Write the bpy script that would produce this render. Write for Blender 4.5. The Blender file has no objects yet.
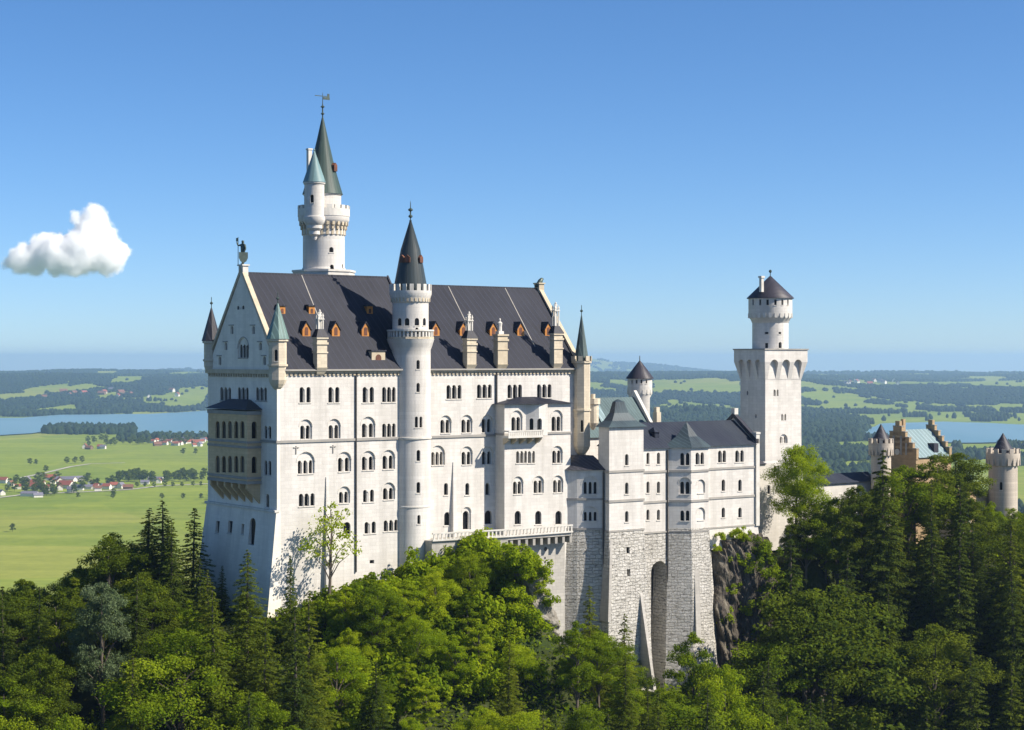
import bpy, bmesh, math, random
import numpy as np
from mathutils import Vector, Matrix
R = math.radians
random.seed(7); rng = np.random.default_rng(11)
scene = bpy.context.scene
col = scene.collection
PI = math.pi

# ------------------------------------------------------------------ camera, world, sun, exposure
FPX, CX, HY = 1800.0, 512.0, 358.0          # focal length in pixels, centre column, row of the eye level
cam_d = bpy.data.cameras.new('camera'); cam = bpy.data.objects.new('camera', cam_d); col.objects.link(cam)
cam.location = (0, 0, 0); cam.rotation_euler = (R(90), 0, 0)
cam_d.sensor_width = 36; cam_d.lens = FPX/1024*36; cam_d.shift_y = -7/1024
cam_d.clip_start = 1.0; cam_d.clip_end = 200000
scene.camera = cam

SUN_AZ, SUN_EL = 77.0, 41.0                  # azimuth measured from "towards the camera" round to the east
sd = Vector((math.sin(R(SUN_AZ))*math.cos(R(SUN_EL)), -math.cos(R(SUN_AZ))*math.cos(R(SUN_EL)), math.sin(R(SUN_EL))))
sun_d = bpy.data.lights.new('sun', 'SUN'); sun = bpy.data.objects.new('sun', sun_d); col.objects.link(sun)
sun_d.energy = 5.0; sun_d.angle = R(0.5); sun_d.color = (1.0, 0.91, 0.79)
sun.rotation_euler = sd.to_track_quat('Z', 'Y').to_euler()
w = bpy.data.worlds.new('World'); scene.world = w; w.use_nodes = True
nt = w.node_tree; nt.nodes.clear()
sky = nt.nodes.new('ShaderNodeTexSky'); sky.sky_type = 'NISHITA'; sky.sun_disc = False
sky.sun_elevation = R(SUN_EL); sky.sun_rotation = math.atan2(sd.x, sd.y)
sky.altitude = 900; sky.air_density = 0.7; sky.dust_density = 1.0; sky.ozone_density = 4.4
hs = nt.nodes.new('ShaderNodeHueSaturation'); hs.inputs['Saturation'].default_value = 1.16; hs.inputs['Hue'].default_value = 0.5
bg = nt.nodes.new('ShaderNodeBackground'); bg.inputs['Strength'].default_value = 0.093
wo = nt.nodes.new('ShaderNodeOutputWorld')
wtc = nt.nodes.new('ShaderNodeTexCoord'); wmp = nt.nodes.new('ShaderNodeMapping'); wmp.inputs['Location'].default_value = (0, 0, .012)   # the horizon seen from this height lies below eye level
nt.links.new(wtc.outputs['Generated'], wmp.inputs[0]); nt.links.new(wmp.outputs[0], sky.inputs[0])
nt.links.new(sky.outputs[0], hs.inputs['Color']); nt.links.new(hs.outputs[0], bg.inputs[0]); nt.links.new(bg.outputs[0], wo.inputs[0])
vs = scene.view_settings
scene.display_settings.display_device = 'sRGB'
vs.view_transform = 'Standard'; vs.look = 'None'; vs.gamma = 1; vs.use_curve_mapping = False
vs.exposure = 0.78
cy = scene.cycles
cy.max_bounces = 16; cy.diffuse_bounces = 3; cy.glossy_bounces = 2; cy.transmission_bounces = 3; cy.transparent_max_bounces = 8
cy.volume_bounces = 16; cy.volume_max_steps = 256; cy.use_denoising = True
cy.caustics_reflective = False; cy.caustics_refractive = False
cy.sample_clamp_indirect = 8
HAZE_DENSITY = 5.5e-5

# ------------------------------------------------------------------ castle frame: u along the long front, v into the hill, z up (0 = eye level)
A0 = math.atan2(.5965, .8026)
U = Vector((math.cos(A0), math.sin(A0), 0)); V = Vector((-math.sin(A0), math.cos(A0), 0))
P0 = Vector((-31.33, 240.0, 0))
def L2W(u, v, z=0): return P0 + U*u + V*v + Vector((0, 0, z))
def W2L(x, y):
    d = Vector((x, y, 0)) - P0
    return d.dot(U), d.dot(V)
def depth(u, v): return P0.y + U.y*u + V.y*v
CL = W2L(0, 0)
def ray2(px):
    d = Vector(((px-CX)/FPX, 1.0, 0)); return d.dot(U), d.dot(V)
def hit(px, O, A):
    """parameter s where the sight line of a column crosses the plan line O + A s"""
    du, dv = ray2(px)
    # CL + t d = O + A s
    bx, by = O[0]-CL[0], O[1]-CL[1]
    det = -du*A[1] + A[0]*dv
    return (du*by - dv*bx)/det if abs(det) > 1e-9 else 0.0
def u_at(px, v): return hit(px, (0, v), (1, 0))
def v_at(px, u): return hit(px, (u, 0), (0, 1))
def z_at(py, u, v): return (HY-py)*depth(u, v)/FPX
def px_of(u, v):
    p = L2W(u, v); return CX + FPX*p.x/p.y

# ------------------------------------------------------------------ objects
def thing(name, label, cat, base, group=None, rot=A0):
    o = bpy.data.objects.new(name, None); col.objects.link(o)
    o.empty_display_size = 1
    o.location = L2W(*base); o.rotation_euler = (0, 0, rot)
    o['label'] = label; o['category'] = cat
    if group: o['group'] = group
    o['_b'] = base
    return o
BASE = {}
def mk(name, label, cat, base, group=None):
    o = thing(name, label, cat, base, group); BASE[o.name] = Vector(base); del o['_b']
    return o
def root_base(p):
    while p.parent: p = p.parent
    return BASE.get(p.name, Vector((0, 0, 0)))
def obj(name, bm, mat, parent=None, smooth=False, label=None):
    """link a bmesh given in castle coordinates as one mesh object below its thing"""
    me = bpy.data.meshes.new(name)
    if parent is not None:
        bmesh.ops.translate(bm, verts=bm.verts, vec=-root_base(parent))
    bmesh.ops.recalc_face_normals(bm, faces=bm.faces)
    bm.to_mesh(me); bm.free()
    me.materials.append(mat)
    if smooth:
        me.polygons.foreach_set('use_smooth', [True]*len(me.polygons))
        try: me.set_sharp_from_angle(angle=R(38))
        except Exception: pass
    o = bpy.data.objects.new(name, me); col.objects.link(o)
    if parent is not None: o.parent = parent
    if label: o['label'] = label
    return o
def boolean(o, cut_bm, parent):
    if cut_bm is None or len(cut_bm.verts) == 0: return
    me = bpy.data.meshes.new('cutter')
    bmesh.ops.translate(cut_bm, verts=cut_bm.verts, vec=-root_base(parent))
    bmesh.ops.recalc_face_normals(cut_bm, faces=cut_bm.faces)
    cut_bm.to_mesh(me); cut_bm.free()
    c = bpy.data.objects.new('cutter', me); col.objects.link(c); c.parent = o.parent
    m = o.modifiers.new('b', 'BOOLEAN'); m.operation = 'DIFFERENCE'; m.solver = 'EXACT'; m.object = c
    bpy.context.view_layer.update()
    dg = bpy.context.evaluated_depsgraph_get()
    nm = bpy.data.meshes.new_from_object(o.evaluated_get(dg))
    o.modifiers.clear(); old = o.data; o.data = nm; nm.name = o.name
    bpy.data.objects.remove(c); bpy.data.meshes.remove(me)

# ------------------------------------------------------------------ bmesh shapes
def nb(): return bmesh.new()
def prism(bm, poly, z0, z1):
    loft(bm, poly, poly, z0, z1)
def loft(bm, p0, p1, z0, z1):
    a = [bm.verts.new((x, y, z0)) for x, y in p0]; b = [bm.verts.new((x, y, z1)) for x, y in p1]
    n = len(a)
    bm.faces.new(a[::-1]); bm.faces.new(b)
    for i in range(n): bm.faces.new((a[i], a[(i+1) % n], b[(i+1) % n], b[i]))
def box(bm, u0, u1, v0, v1, z0, z1):
    prism(bm, [(u0, v0), (u1, v0), (u1, v1), (u0, v1)], z0, z1)
def extr(bm, prof, u0, u1):
    """profile of (v,z) drawn out along u"""
    a = [bm.verts.new((u0, v, z)) for v, z in prof]; b = [bm.verts.new((u1, v, z)) for v, z in prof]
    n = len(a); bm.faces.new(a); bm.faces.new(b[::-1])
    for i in range(n): bm.faces.new((a[i], b[i], b[(i+1) % n], a[(i+1) % n]))
def pyramid(bm, poly, z0, apex):
    a = [bm.verts.new((x, y, z0)) for x, y in poly]; t = bm.verts.new(apex)
    bm.faces.new(a[::-1])
    for i in range(len(a)): bm.faces.new((a[i], a[(i+1) % len(a)], t))
def lathe(bm, c, prof, seg=32, a0=0.0):
    """closed solid of revolution: prof of (r,z) from bottom to top"""
    rings = []
    for r, z in prof:
        if r < 1e-4: rings.append([bm.verts.new((c[0], c[1], z))])
        else: rings.append([bm.verts.new((c[0]+r*math.cos(a0+2*PI*i/seg), c[1]+r*math.sin(a0+2*PI*i/seg), z)) for i in range(seg)])
    for p, q in zip(rings, rings[1:]):
        for i in range(seg):
            j = (i+1) % seg
            if len(p) == 1 and len(q) == 1: continue
            if len(p) == 1: bm.faces.new((p[0], q[j], q[i]))
            elif len(q) == 1: bm.faces.new((p[i], p[j], q[0]))
            else: bm.faces.new((p[i], p[j], q[j], q[i]))
    if len(rings[0]) > 1: bm.faces.new(rings[0][::-1])
    if len(rings[-1]) > 1: bm.faces.new(rings[-1])
def ngon(c, r, n, a0=0.0): return [(c[0]+r*math.cos(a0+2*PI*i/n), c[1]+r*math.sin(a0+2*PI*i/n)) for i in range(n)]
def wedge(bm, c, r0, r1, a0, a1, z0, z1, z0i=None):
    p = [(c[0]+r*math.cos(a), c[1]+r*math.sin(a)) for r, a in ((r0, a0), (r1, a0), (r1, a1), (r0, a1))]
    prism(bm, p, z0, z1)
def merlons(bm, c, r0, r1, n, frac, z0, z1, off=0):
    for i in range(n):
        a = off + 2*PI*i/n; h = PI/n*frac
        wedge(bm, c, r0, r1, a-h, a+h, z0, z1)
def tube(bm, pts, rad, seg=6):
    prev = None
    for k, p in enumerate(pts):
        p = Vector(p)
        d = (Vector(pts[min(k+1, len(pts)-1)]) - Vector(pts[max(k-1, 0)])).normalized()
        x = d.orthogonal().normalized(); y = d.cross(x)
        if prev is not None:
            x = (prev - d*prev.dot(d)).normalized(); y = d.cross(x)
        prev = x
        r = rad[k] if isinstance(rad, (list, tuple)) else rad
        ring = [bm.verts.new(p + x*r*math.cos(2*PI*i/seg) + y*r*math.sin(2*PI*i/seg)) for i in range(seg)]
        if k == 0: bm.faces.new(ring[::-1])
        else:
            for i in range(seg): bm.faces.new((last[i], last[(i+1) % seg], ring[(i+1) % seg], ring[i]))
        last = ring
    bm.faces.new(last)

# ------------------------------------------------------------------ materials
class NT:
    def __init__(s, name):
        s.m = bpy.data.materials.new(name); s.m.use_nodes = True; s.t = s.m.node_tree; s.t.nodes.clear()
        s.out = s.n('ShaderNodeOutputMaterial')
    def n(s, kind, **kw):
        x = s.t.nodes.new(kind)
        for k, v in kw.items():
            if k.startswith('i_'): x.inputs[k[2:].replace('_', ' ')].default_value = v
            else: setattr(x, k, v)
        return x
    def l(s, a, b): s.t.links.new(a, b)
    def mapping(s, scale=(1, 1, 1), loc=(0, 0, 0), src='Object'):
        tc = s.n('ShaderNodeTexCoord'); mp = s.n('ShaderNodeMapping')
        mp.inputs['Scale'].default_value = scale; mp.inputs['Location'].default_value = loc
        s.l(tc.outputs[src], mp.inputs[0]); return mp.outputs[0]
    def noise(s, vec, scale, detail=4, rough=.55):
        x = s.n('ShaderNodeTexNoise'); x.inputs['Scale'].default_value = scale; x.inputs['Detail'].default_value = detail
        x.inputs['Roughness'].default_value = rough; s.l(vec, x.inputs['Vector']); return x.outputs['Fac']
    def ramp(s, fac, stops):
        x = s.n('ShaderNodeValToRGB'); e = x.color_ramp.elements
        while len(e) > 1: e.remove(e[-1])
        e[0].position = stops[0][0]; e[0].color = (*stops[0][1], 1)
        for p, c in stops[1:]:
            k = e.new(p); k.color = (*c, 1)
        s.l(fac, x.inputs[0]); return x.outputs[0]
    def mix(s, fac, a, b, mode='MIX'):
        x = s.n('ShaderNodeMix', data_type='RGBA', blend_type=mode)
        for sock, v in ((x.inputs[0], fac), (x.inputs[6], a), (x.inputs[7], b)):
            if hasattr(v, 'node'): s.l(v, sock)
            elif isinstance(v, (int, float)): sock.default_value = v
            else: sock.default_value = (*v, 1)
        return x.outputs[2]
    def math(s, op, a, b=None, clamp=False):
        x = s.n('ShaderNodeMath', operation=op, use_clamp=clamp)
        for sock, v in ((x.inputs[0], a), (x.inputs[1], b)):
            if v is None: continue
            if hasattr(v, 'node'): s.l(v, sock)
            else: sock.default_value = v
        return x.outputs[0]
    def bump(s, h, strength=.3, dist=.1):
        x = s.n('ShaderNodeBump'); x.inputs['Strength'].default_value = strength; x.inputs['Distance'].default_value = dist
        s.l(h, x.inputs['Height']); return x.outputs[0]
    def bsdf(s, colr, rough=.8, normal=None, spec=.3, metallic=0):
        b = s.n('ShaderNodeBsdfPrincipled')
        if hasattr(colr, 'node'): s.l(colr, b.inputs['Base Color'])
        else: b.inputs['Base Color'].default_value = (*colr, 1)
        if hasattr(rough, 'node'): s.l(rough, b.inputs['Roughness'])
        else: b.inputs['Roughness'].default_value = rough
        b.inputs['Specular IOR Level'].default_value = spec; b.inputs['Metallic'].default_value = metallic
        if normal is not None: s.l(normal, b.inputs['Normal'])
        return b.outputs[0]
    def done(s, shader): s.l(shader, s.out.inputs['Surface']); return s.m
def wall_uv(k):
    """(x+y, z) so that courses run level on every face"""
    tc = k.n('ShaderNodeTexCoord'); sp = k.n('ShaderNodeSeparateXYZ'); k.l(tc.outputs['Object'], sp.inputs[0])
    vt = k.n('ShaderNodeVectorTransform', vector_type='NORMAL', convert_from='WORLD', convert_to='OBJECT'); ge_ = k.n('ShaderNodeNewGeometry'); k.l(ge_.outputs['True Normal'], vt.inputs[0]); sn = k.n('ShaderNodeSeparateXYZ'); k.l(vt.outputs[0], sn.inputs[0])
    s_ = k.math('SUBTRACT', k.math('MULTIPLY', sp.outputs[0], sn.outputs[1]), k.math('MULTIPLY', sp.outputs[1], sn.outputs[0])); cb = k.n('ShaderNodeCombineXYZ'); k.l(s_, cb.inputs[0]); k.l(sp.outputs[2], cb.inputs[1])
    return cb.outputs[0]
def masonry(name, c, dark, bw, bh, mortar=.02, contrast=.06, bump=.15, stain=.5, rough=.85, dist=.04):
    k = NT(name); uv = wall_uv(k)
    br = k.n('ShaderNodeTexBrick'); k.l(uv, br.inputs['Vector'])
    br.inputs['Scale'].default_value = 1; br.inputs['Brick Width'].default_value = bw; br.inputs['Row Height'].default_value = bh
    br.inputs['Mortar Size'].default_value = mortar; br.inputs['Mortar Smooth'].default_value = .6; br.inputs['Bias'].default_value = 0
    br.inputs['Color1'].default_value = (*[x*(1+contrast) for x in c], 1); br.inputs['Color2'].default_value = (*[x*(1-contrast) for x in c], 1)
    br.inputs['Mortar'].default_value = (*[x*(1-2.2*contrast) for x in c], 1)
    big = k.noise(k.mapping((.5, .5, .06)), 1.0, 5, .6)            # run-off streaks
    blot = k.noise(k.mapping((1, 1, 1)), .22, 5, .6)
    st = k.ramp(big, [(.45, (0, 0, 0)), (.68, (1, 1, 1))]); st2 = k.ramp(blot, [(.45, (0, 0, 0)), (.8, (1, 1, 1))])
    c1 = k.mix(k.math('MULTIPLY', st, stain*.6), br.outputs['Color'], dark)
    c2 = k.mix(k.math('MULTIPLY', st2, stain*.5), c1, dark)
    fs = k.ramp(k.noise(k.mapping((2.2, 2.2, .13)), 1.0, 4, .6), [(.52, (0, 0, 0)), (.72, (1, 1, 1))]); c2 = k.mix(k.math('MULTIPLY', fs, stain*.4), c2, dark)
    fine = k.noise(k.mapping((1, 1, 1)), 2.5, 5, .7)
    h = k.math('ADD', k.math('MULTIPLY', br.outputs['Fac'], -1.0), k.math('MULTIPLY', fine, .9))
    return k.done(k.bsdf(c2, rough, k.bump(h, bump, dist), .2))
def plain(name, c, c2, scale=.6, rough=.8, bump=.1, stretch=(1, 1, 1), spec=.3, metallic=0):
    k = NT(name); f = k.noise(k.mapping(stretch), scale, 5, .6)
    cc = k.ramp(f, [(.3, c), (.7, c2)])
    g = k.noise(k.mapping(stretch), scale*5, 4, .6)
    return k.done(k.bsdf(cc, rough, k.bump(g, bump, .05), spec, metallic))
def roofing(name, c, c2, seam=.55, rough=.55, patch=None):
    """standing-seam sheet or slate: seams run up the slope, colour drifts in streaks"""
    k = NT(name); tc = k.n('ShaderNodeTexCoord'); sp = k.n('ShaderNodeSeparateXYZ'); k.l(tc.outputs['Object'], sp.inputs[0])
    uu = k.math('ADD', sp.outputs[0], k.math('MULTIPLY', sp.outputs[1], .35))
    fr = k.math('FRACT', k.math('DIVIDE', uu, seam)); line = k.math('LESS_THAN', fr, .2)
    st = k.noise(k.mapping((1.3, .12, .12)), 1.0, 5, .65); bl = k.noise(k.mapping((1, 1, 1)), .16, 5, .6)
    cc = k.ramp(st, [(.3, c), (.72, c2)])
    cc = k.mix(k.math('MULTIPLY', k.ramp(bl, [(.4, (0, 0, 0)), (.7, (1, 1, 1))]), .45), cc, patch or tuple(x*1.5 for x in c2))
    cc = k.mix(k.math('MULTIPLY', line, .55), cc, tuple(x*2.0 for x in c2))
    return k.done(k.bsdf(cc, rough, k.bump(line, .8, .06), .2))

MT = {}
MT['lime'] = masonry('white_limestone', (.60, .575, .53), (.36, .34, .305), 1.15, .5, .025, .06, .28, .8)
MT['gable'] = masonry('shade_lifted_limestone', (.74, .69, .60), (.46, .43, .37), 1.1, .46, .02, .04, .15, .6)  # paler, warmer limestone: fill light for the shaded west side put into the colour
def rough_stone():
    k = NT('rough_faced_stone'); uv = wall_uv(k); ns = k.n('ShaderNodeTexNoise'); ns.inputs['Scale'].default_value = .9; ns.inputs['Detail'].default_value = 3; k.l(uv, ns.inputs['Vector'])
    off = k.n('ShaderNodeVectorMath', operation='SCALE'); k.l(ns.outputs['Color'], off.inputs[0]); off.inputs['Scale'].default_value = .75
    ad = k.n('ShaderNodeVectorMath', operation='ADD'); k.l(uv, ad.inputs[0]); k.l(off.outputs[0], ad.inputs[1])
    br = k.n('ShaderNodeTexBrick', offset_frequency=3); k.l(ad.outputs[0], br.inputs['Vector']); br.inputs['Scale'].default_value = 1; br.inputs['Brick Width'].default_value = .95; br.inputs['Row Height'].default_value = .47
    br.inputs['Mortar Size'].default_value = .045; br.inputs['Mortar Smooth'].default_value = 1.0; br.inputs['Color1'].default_value = (.60, .575, .52, 1); br.inputs['Color2'].default_value = (.47, .45, .40, 1); br.inputs['Mortar'].default_value = (.41, .39, .345, 1)
    mp = k.n('ShaderNodeMapping'); mp.inputs['Scale'].default_value = (.85, 2.3, 1); k.l(uv, mp.inputs[0])
    g = k.noise(mp.outputs[0], 1.1, 5, .7); hole = k.ramp(g, [(.33, (1, 1, 1)), (.42, (0, 0, 0))])
    big = k.noise(k.mapping((.4, .4, .06)), 1, 4); c = k.mix(k.math('MULTIPLY', hole, .75), br.outputs['Color'], (.13, .12, .105)); c = k.mix(k.math('MULTIPLY', k.ramp(big, [(.45, (0, 0, 0)), (.75, (1, 1, 1))]), .4), c, (.33, .31, .27))
    fine = k.noise(uv, 3.2, 6, .7); h = k.math('ADD', k.math('MULTIPLY', br.outputs['Fac'], -.8), k.math('ADD', fine, k.math('MULTIPLY', hole, -.7)))
    return k.done(k.bsdf(c, .92, k.bump(h, .9, .25), .1))
MT['rough'] = rough_stone()
MT['sand'] = masonry('tan_sandstone', (.58, .51, .39), (.34, .28, .20), .9, .42, .02, .09, .2, .6)
MT['trim'] = plain('buff_trim', (.52, .45, .33), (.40, .335, .235), .9, .8, .15)
MT['ltrim'] = plain('white_trim', (.62, .60, .55), (.48, .455, .40), .9, .8, .1)
MT['gtrim'] = plain('grey_moulding', (.24, .23, .215), (.34, .32, .28), .5, .8, .1)
MT['slate'] = roofing('violet_grey_slate', (.006, .0075, .0145), (.012, .014, .024), 1.0, .55, (.026, .028, .040))
MT['dslate'] = roofing('dark_slate', (.022, .023, .03), (.042, .042, .052), .5, .5, (.055, .055, .062))
MT['blue'] = roofing('blue_grey_sheet', (.012, .015, .026), (.023, .027, .040), .7, .55, (.045, .057, .064))
def cone_roof(name, c, c2, n=30, light=None):
    """seamed sheet on a round spire, streaked down the slope"""
    k = NT(name); tc = k.n('ShaderNodeTexCoord'); sp = k.n('ShaderNodeSeparateXYZ'); k.l(tc.outputs['Object'], sp.inputs[0])
    a = k.math('MULTIPLY', k.math('ARCTAN2', sp.outputs[1], sp.outputs[0]), n/(2*PI)); line = k.math('LESS_THAN', k.math('FRACT', a), .16)
    cb = k.n('ShaderNodeCombineXYZ'); k.l(k.math('MULTIPLY', a, .55), cb.inputs[0]); k.l(k.math('MULTIPLY', sp.outputs[2], .09), cb.inputs[1])
    f = k.noise(cb.outputs[0], 1.0, 5, .65); cc = k.ramp(f, [(.3, c), (.6, c2), (.78, light or tuple(x*1.5 for x in c2))]); cc = k.mix(k.math('MULTIPLY', line, .4), cc, tuple(x*.5 for x in c))
    return k.done(k.bsdf(cc, .5, k.bump(line, .6, .08), .25))
MT['cone_copper'] = cone_roof('verdigris_spire', (.028, .048, .042), (.052, .082, .07), 26, (.13, .19, .17))
MT['cone_dark'] = cone_roof('black_green_spire', (.022, .032, .036), (.042, .056, .060), 26, (.07, .088, .09))
MT['cone_pale'] = cone_roof('pale_copper_cone', (.11, .19, .20), (.17, .265, .275), 18, (.26, .36, .37))
MT['cone_slate'] = cone_roof('slate_cone', (.022, .022, .03), (.045, .042, .055), 40, (.07, .065, .08))
MT['copper'] = roofing('verdigris_copper', (.075, .125, .115), (.13, .20, .18), .45, .5, (.20, .30, .28))
MT['dcopper'] = roofing('dark_copper', (.045, .062, .062), (.075, .10, .095), .4, .5, (.09, .13, .12))
MT['pcopper'] = roofing('pale_copper', (.115, .18, .19), (.165, .23, .245), 1.0, .6, (.22, .28, .29))
MT['wood'] = plain('orange_wood', (.50, .22, .045), (.36, .14, .03), 1.2, .6, .1)
MT['rust'] = plain('rusty_metal', (.16, .06, .03), (.08, .04, .03), 1.5, .7, .1)
MT['bronze'] = plain('green_bronze', (.04, .055, .045), (.07, .10, .08), 2, .45, .1, spec=.5, metallic=.3)
MT['iron'] = plain('dark_iron', (.03, .03, .03), (.06, .055, .05), 2, .55, .05)
MT['frame'] = plain('window_frame_stone', (.62, .59, .53), (.46, .43, .38), 1.5, .8, .1)
MT['shade_greyed'] = masonry('shade_greyed_stone', (.42, .40, .36), (.24, .225, .20), 1.0, .5, .03, .09, .35, .8)  # stone greyed: the retaining wall's shade is put into its colour
MT['loggia'] = masonry('warm_loggia_stone', (.58, .44, .26), (.34, .24, .14), .9, .42, .02, .09, .2, .5)
MT['brick'] = masonry('orange_brick', (.40, .29, .17), (.20, .14, .085), .5, .22, .02, .12, .2, .5)
def glass_mat():
    k = NT('dark_window_glass'); f = k.noise(k.mapping((1, 1, 1)), .7, 2); oi = k.n('ShaderNodeObjectInfo')
    c = k.ramp(f, [(.35, (.004, .0045, .006)), (.75, (.02, .02, .021))])
    c = k.mix(k.ramp(oi.outputs['Random'], [(.80, (0, 0, 0)), (1.0, (.5, .5, .5))]), c, (.16, .15, .13))      # blinds behind some panes
    return k.done(k.bsdf(c, .3, None, .18))
MT['glass'] = glass_mat()

# ------------------------------------------------------------------ wall faces with windows
class Face:
    """an upright wall face: O + A s in plan, N pointing out of the wall"""
    def __init__(s, parent, O, A, N, deep=.42):
        s.p, s.O, s.A, s.N, s.deep = parent, O, A, N, deep
        s.cut, s.cut0 = nb(), nb()
    def pt(s, t, d, z): return (s.O[0]+s.A[0]*t+s.N[0]*d, s.O[1]+s.A[1]*t+s.N[1]*d, z)
    def s_at(s, px): return hit(px, s.O, s.A)
    def z(s, px, py):
        t = s.s_at(px); p = s.pt(t, 0, 0); return z_at(py, p[0], p[1])
    def ppm(s, px):
        return abs(1/(s.s_at(px+.5)-s.s_at(px-.5)))
    def shape(s, bm, out, d0, d1):
        a = [bm.verts.new(s.pt(t, d0, z)) for t, z in out]; b = [bm.verts.new(s.pt(t, d1, z)) for t, z in out]
        n = len(out); bm.faces.new(a); bm.faces.new(b[::-1])
        for i in range(n): bm.faces.new((a[i], b[i], b[(i+1) % n], a[(i+1) % n]))
    def ringshape(s, bm, o1, o2, d0, d1):
        n = len(o1)
        q = [[bm.verts.new(s.pt(t, d, z)) for t, z in o] for o, d in ((o1, d0), (o1, d1), (o2, d1), (o2, d0))]
        for k in range(4):
            for i in range(n-1): bm.faces.new((q[k][i], q[k][i+1], q[(k+1) % 4][i+1], q[(k+1) % 4][i]))
        for i in (0, n-1): bm.faces.new([q[k][i] for k in range(4)])
    @staticmethod
    def arch(t, w, z0, z1, flat=False, n=7):
        r = w/2
        if flat: return [(t-r, z0), (t+r, z0), (t+r, z1), (t-r, z1)]
        zc = z1-r
        return [(t-r, z0), (t+r, z0)] + [(t+r*math.cos(PI*i/n), zc+r*math.sin(PI*i/n)) for i in range(0, n+1)]
    def barr(s, bm, t0, t1, d0, d1, z0, z1):
        s.shape(bm, [(t0, z0), (t1, z0), (t1, z1), (t0, z1)], d0, d1)
    def win(s, pxs, y0, y1, wpx=4.0, hood=None, sill=True, flat=False, frame='frame', blind=False, parent=None, name='window', open_=False):
        """one window: its lights at picture columns pxs from row y0 down to y1, read off the wall plane"""
        par = parent or s.p
        mid = sum(pxs)/len(pxs); W = wpx/s.ppm(mid)
        ts = [s.s_at(p) for p in pxs]; z1, z0 = s.z(mid, y0), s.z(mid, y1)
        tm = (min(ts)+max(ts))/2; span = max(ts)-min(ts)+W
        base = 0.0
        if hood is not None:
            zt = s.z(mid, hood); wd = span+.5
            s.shape(s.cut0, s.arch(tm, wd, z0-.02, max(zt, z0+wd/2+.3)), -.2, .4)
            base = -.2
        fr = nb(); hm = None
        if hood is not None:       # thin moulding along the blind arch
            o1 = s.arch(tm, wd+.28, z0+.4, max(zt, z0+wd/2+.3)+.14, n=10)[2:]; o2 = s.arch(tm, wd+.06, z0+.4, max(zt, z0+wd/2+.3)+.03, n=10)[2:]
            hm = nb(); s.ringshape(hm, o1, o2, -.03, .03)
        if sill: s.barr(fr, tm-span/2-.12, tm+span/2+.12, -.1, .09, z0-.15, z0-.025)
        pane = nb()
        for t in ts:
            if not blind:
                s.shape(s.cut, s.arch(t, W, z0, z1, flat), base-s.deep, .4)
                s.shape(pane, s.arch(t, W+.02, z0-.01, z1+.01, flat), base-s.deep+.03, base-s.deep+.05)
        cols = []
        for a, b in zip(sorted(ts), sorted(ts)[1:]):   # little columns between the lights
            m = (a+b)/2; g = max(.08, min(.14, (b-a-W)/2)); d = base+.02; zc = z1-W/2-.1
            cbm = nb(); s.shape(cbm, [(m-g*.6, z0+.01), (m+g*.6, z0+.01), (m+g*.6, zc), (m+g+.04, zc+.08), (m+g+.04, zc+.2), (m-g-.04, zc+.2), (m-g-.04, zc+.08), (m-g*.6, zc)], d-.2, d+.05); cols.append(cbm)
        if len(fr.verts) == 0: fr.free(); fo = None
        else: fo = obj(name, fr, MT[frame], par)
        for cbm in cols: obj('column', cbm, MT[frame], fo or par)
        if hm is not None: obj('hood_mould', hm, MT[frame], fo or par)
        if not blind:
            if fo is None: obj('pane', pane, MT['glass'], par)
            else: obj('pane', pane, MT['glass'], fo)
        else: pane.free()
        return fo
    def apply(s, wall):
        boolean(wall, s.cut0 if len(s.cut0.verts) else None, s.p)
        boolean(wall, s.cut if len(s.cut.verts) else None, s.p)
class CylFaces:
    """windows let into a round tower"""
    def __init__(s, parent, c, r): s.p, s.c, s.r = parent, c, r; s.faces = []
    def at(s, px):
        du, dv = ray2(px); ox, oy = CL[0]-s.c[0], CL[1]-s.c[1]
        a = du*du+dv*dv; b = ox*du+oy*dv; cc = ox*ox+oy*oy-s.r*s.r
        t = (-b-math.sqrt(max(b*b-a*cc, 0)))/a
        x, y = ox+du*t, oy+dv*t; n = math.hypot(x, y); return (x/n, y/n)
    def win(s, px, y0, y1, wpx, **kw):
        N = s.at(px); A = (-N[1], N[0]); h = wpx*.14/2
        d = s.r - math.sqrt(max(s.r**2-h*h, .01))
        f = Face(s.p, (s.c[0]+N[0]*(s.r-.02), s.c[1]+N[1]*(s.r-.02)), A, N, kw.pop('deep', .4)); s.faces.append(f)
        kw.setdefault('sill', False)
        # width is given as seen square-on
        W = wpx*depth(*s.c)/FPX; t = 0.0
        z1, z0 = z_at(y0, *f.O), z_at(y1, *f.O)
        fr = nb(); pane = nb(); o = f.arch(t, W, z0, z1, kw.get('flat', False))
        f.shape(f.cut, o, -f.deep, .5)
        f.shape(pane, f.arch(t, W+.02, z0-.01, z1+.01, kw.get('flat', False)), -f.deep+.03, -f.deep+.05)
        f.barr(fr, -W/2-.08, W/2+.08, -.12, .07, z0-.14, z0-.02)
        fo = obj('window', fr, MT['frame'], s.p); obj('pane', pane, MT['glass'], fo)
    def apply(s, wall):
        bm = nb()
        for f in s.faces:
            m = bpy.data.meshes.new('t'); f.cut.to_mesh(m); bm.from_mesh(m); bpy.data.meshes.remove(m)
        boolean(wall, bm, s.p)
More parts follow.
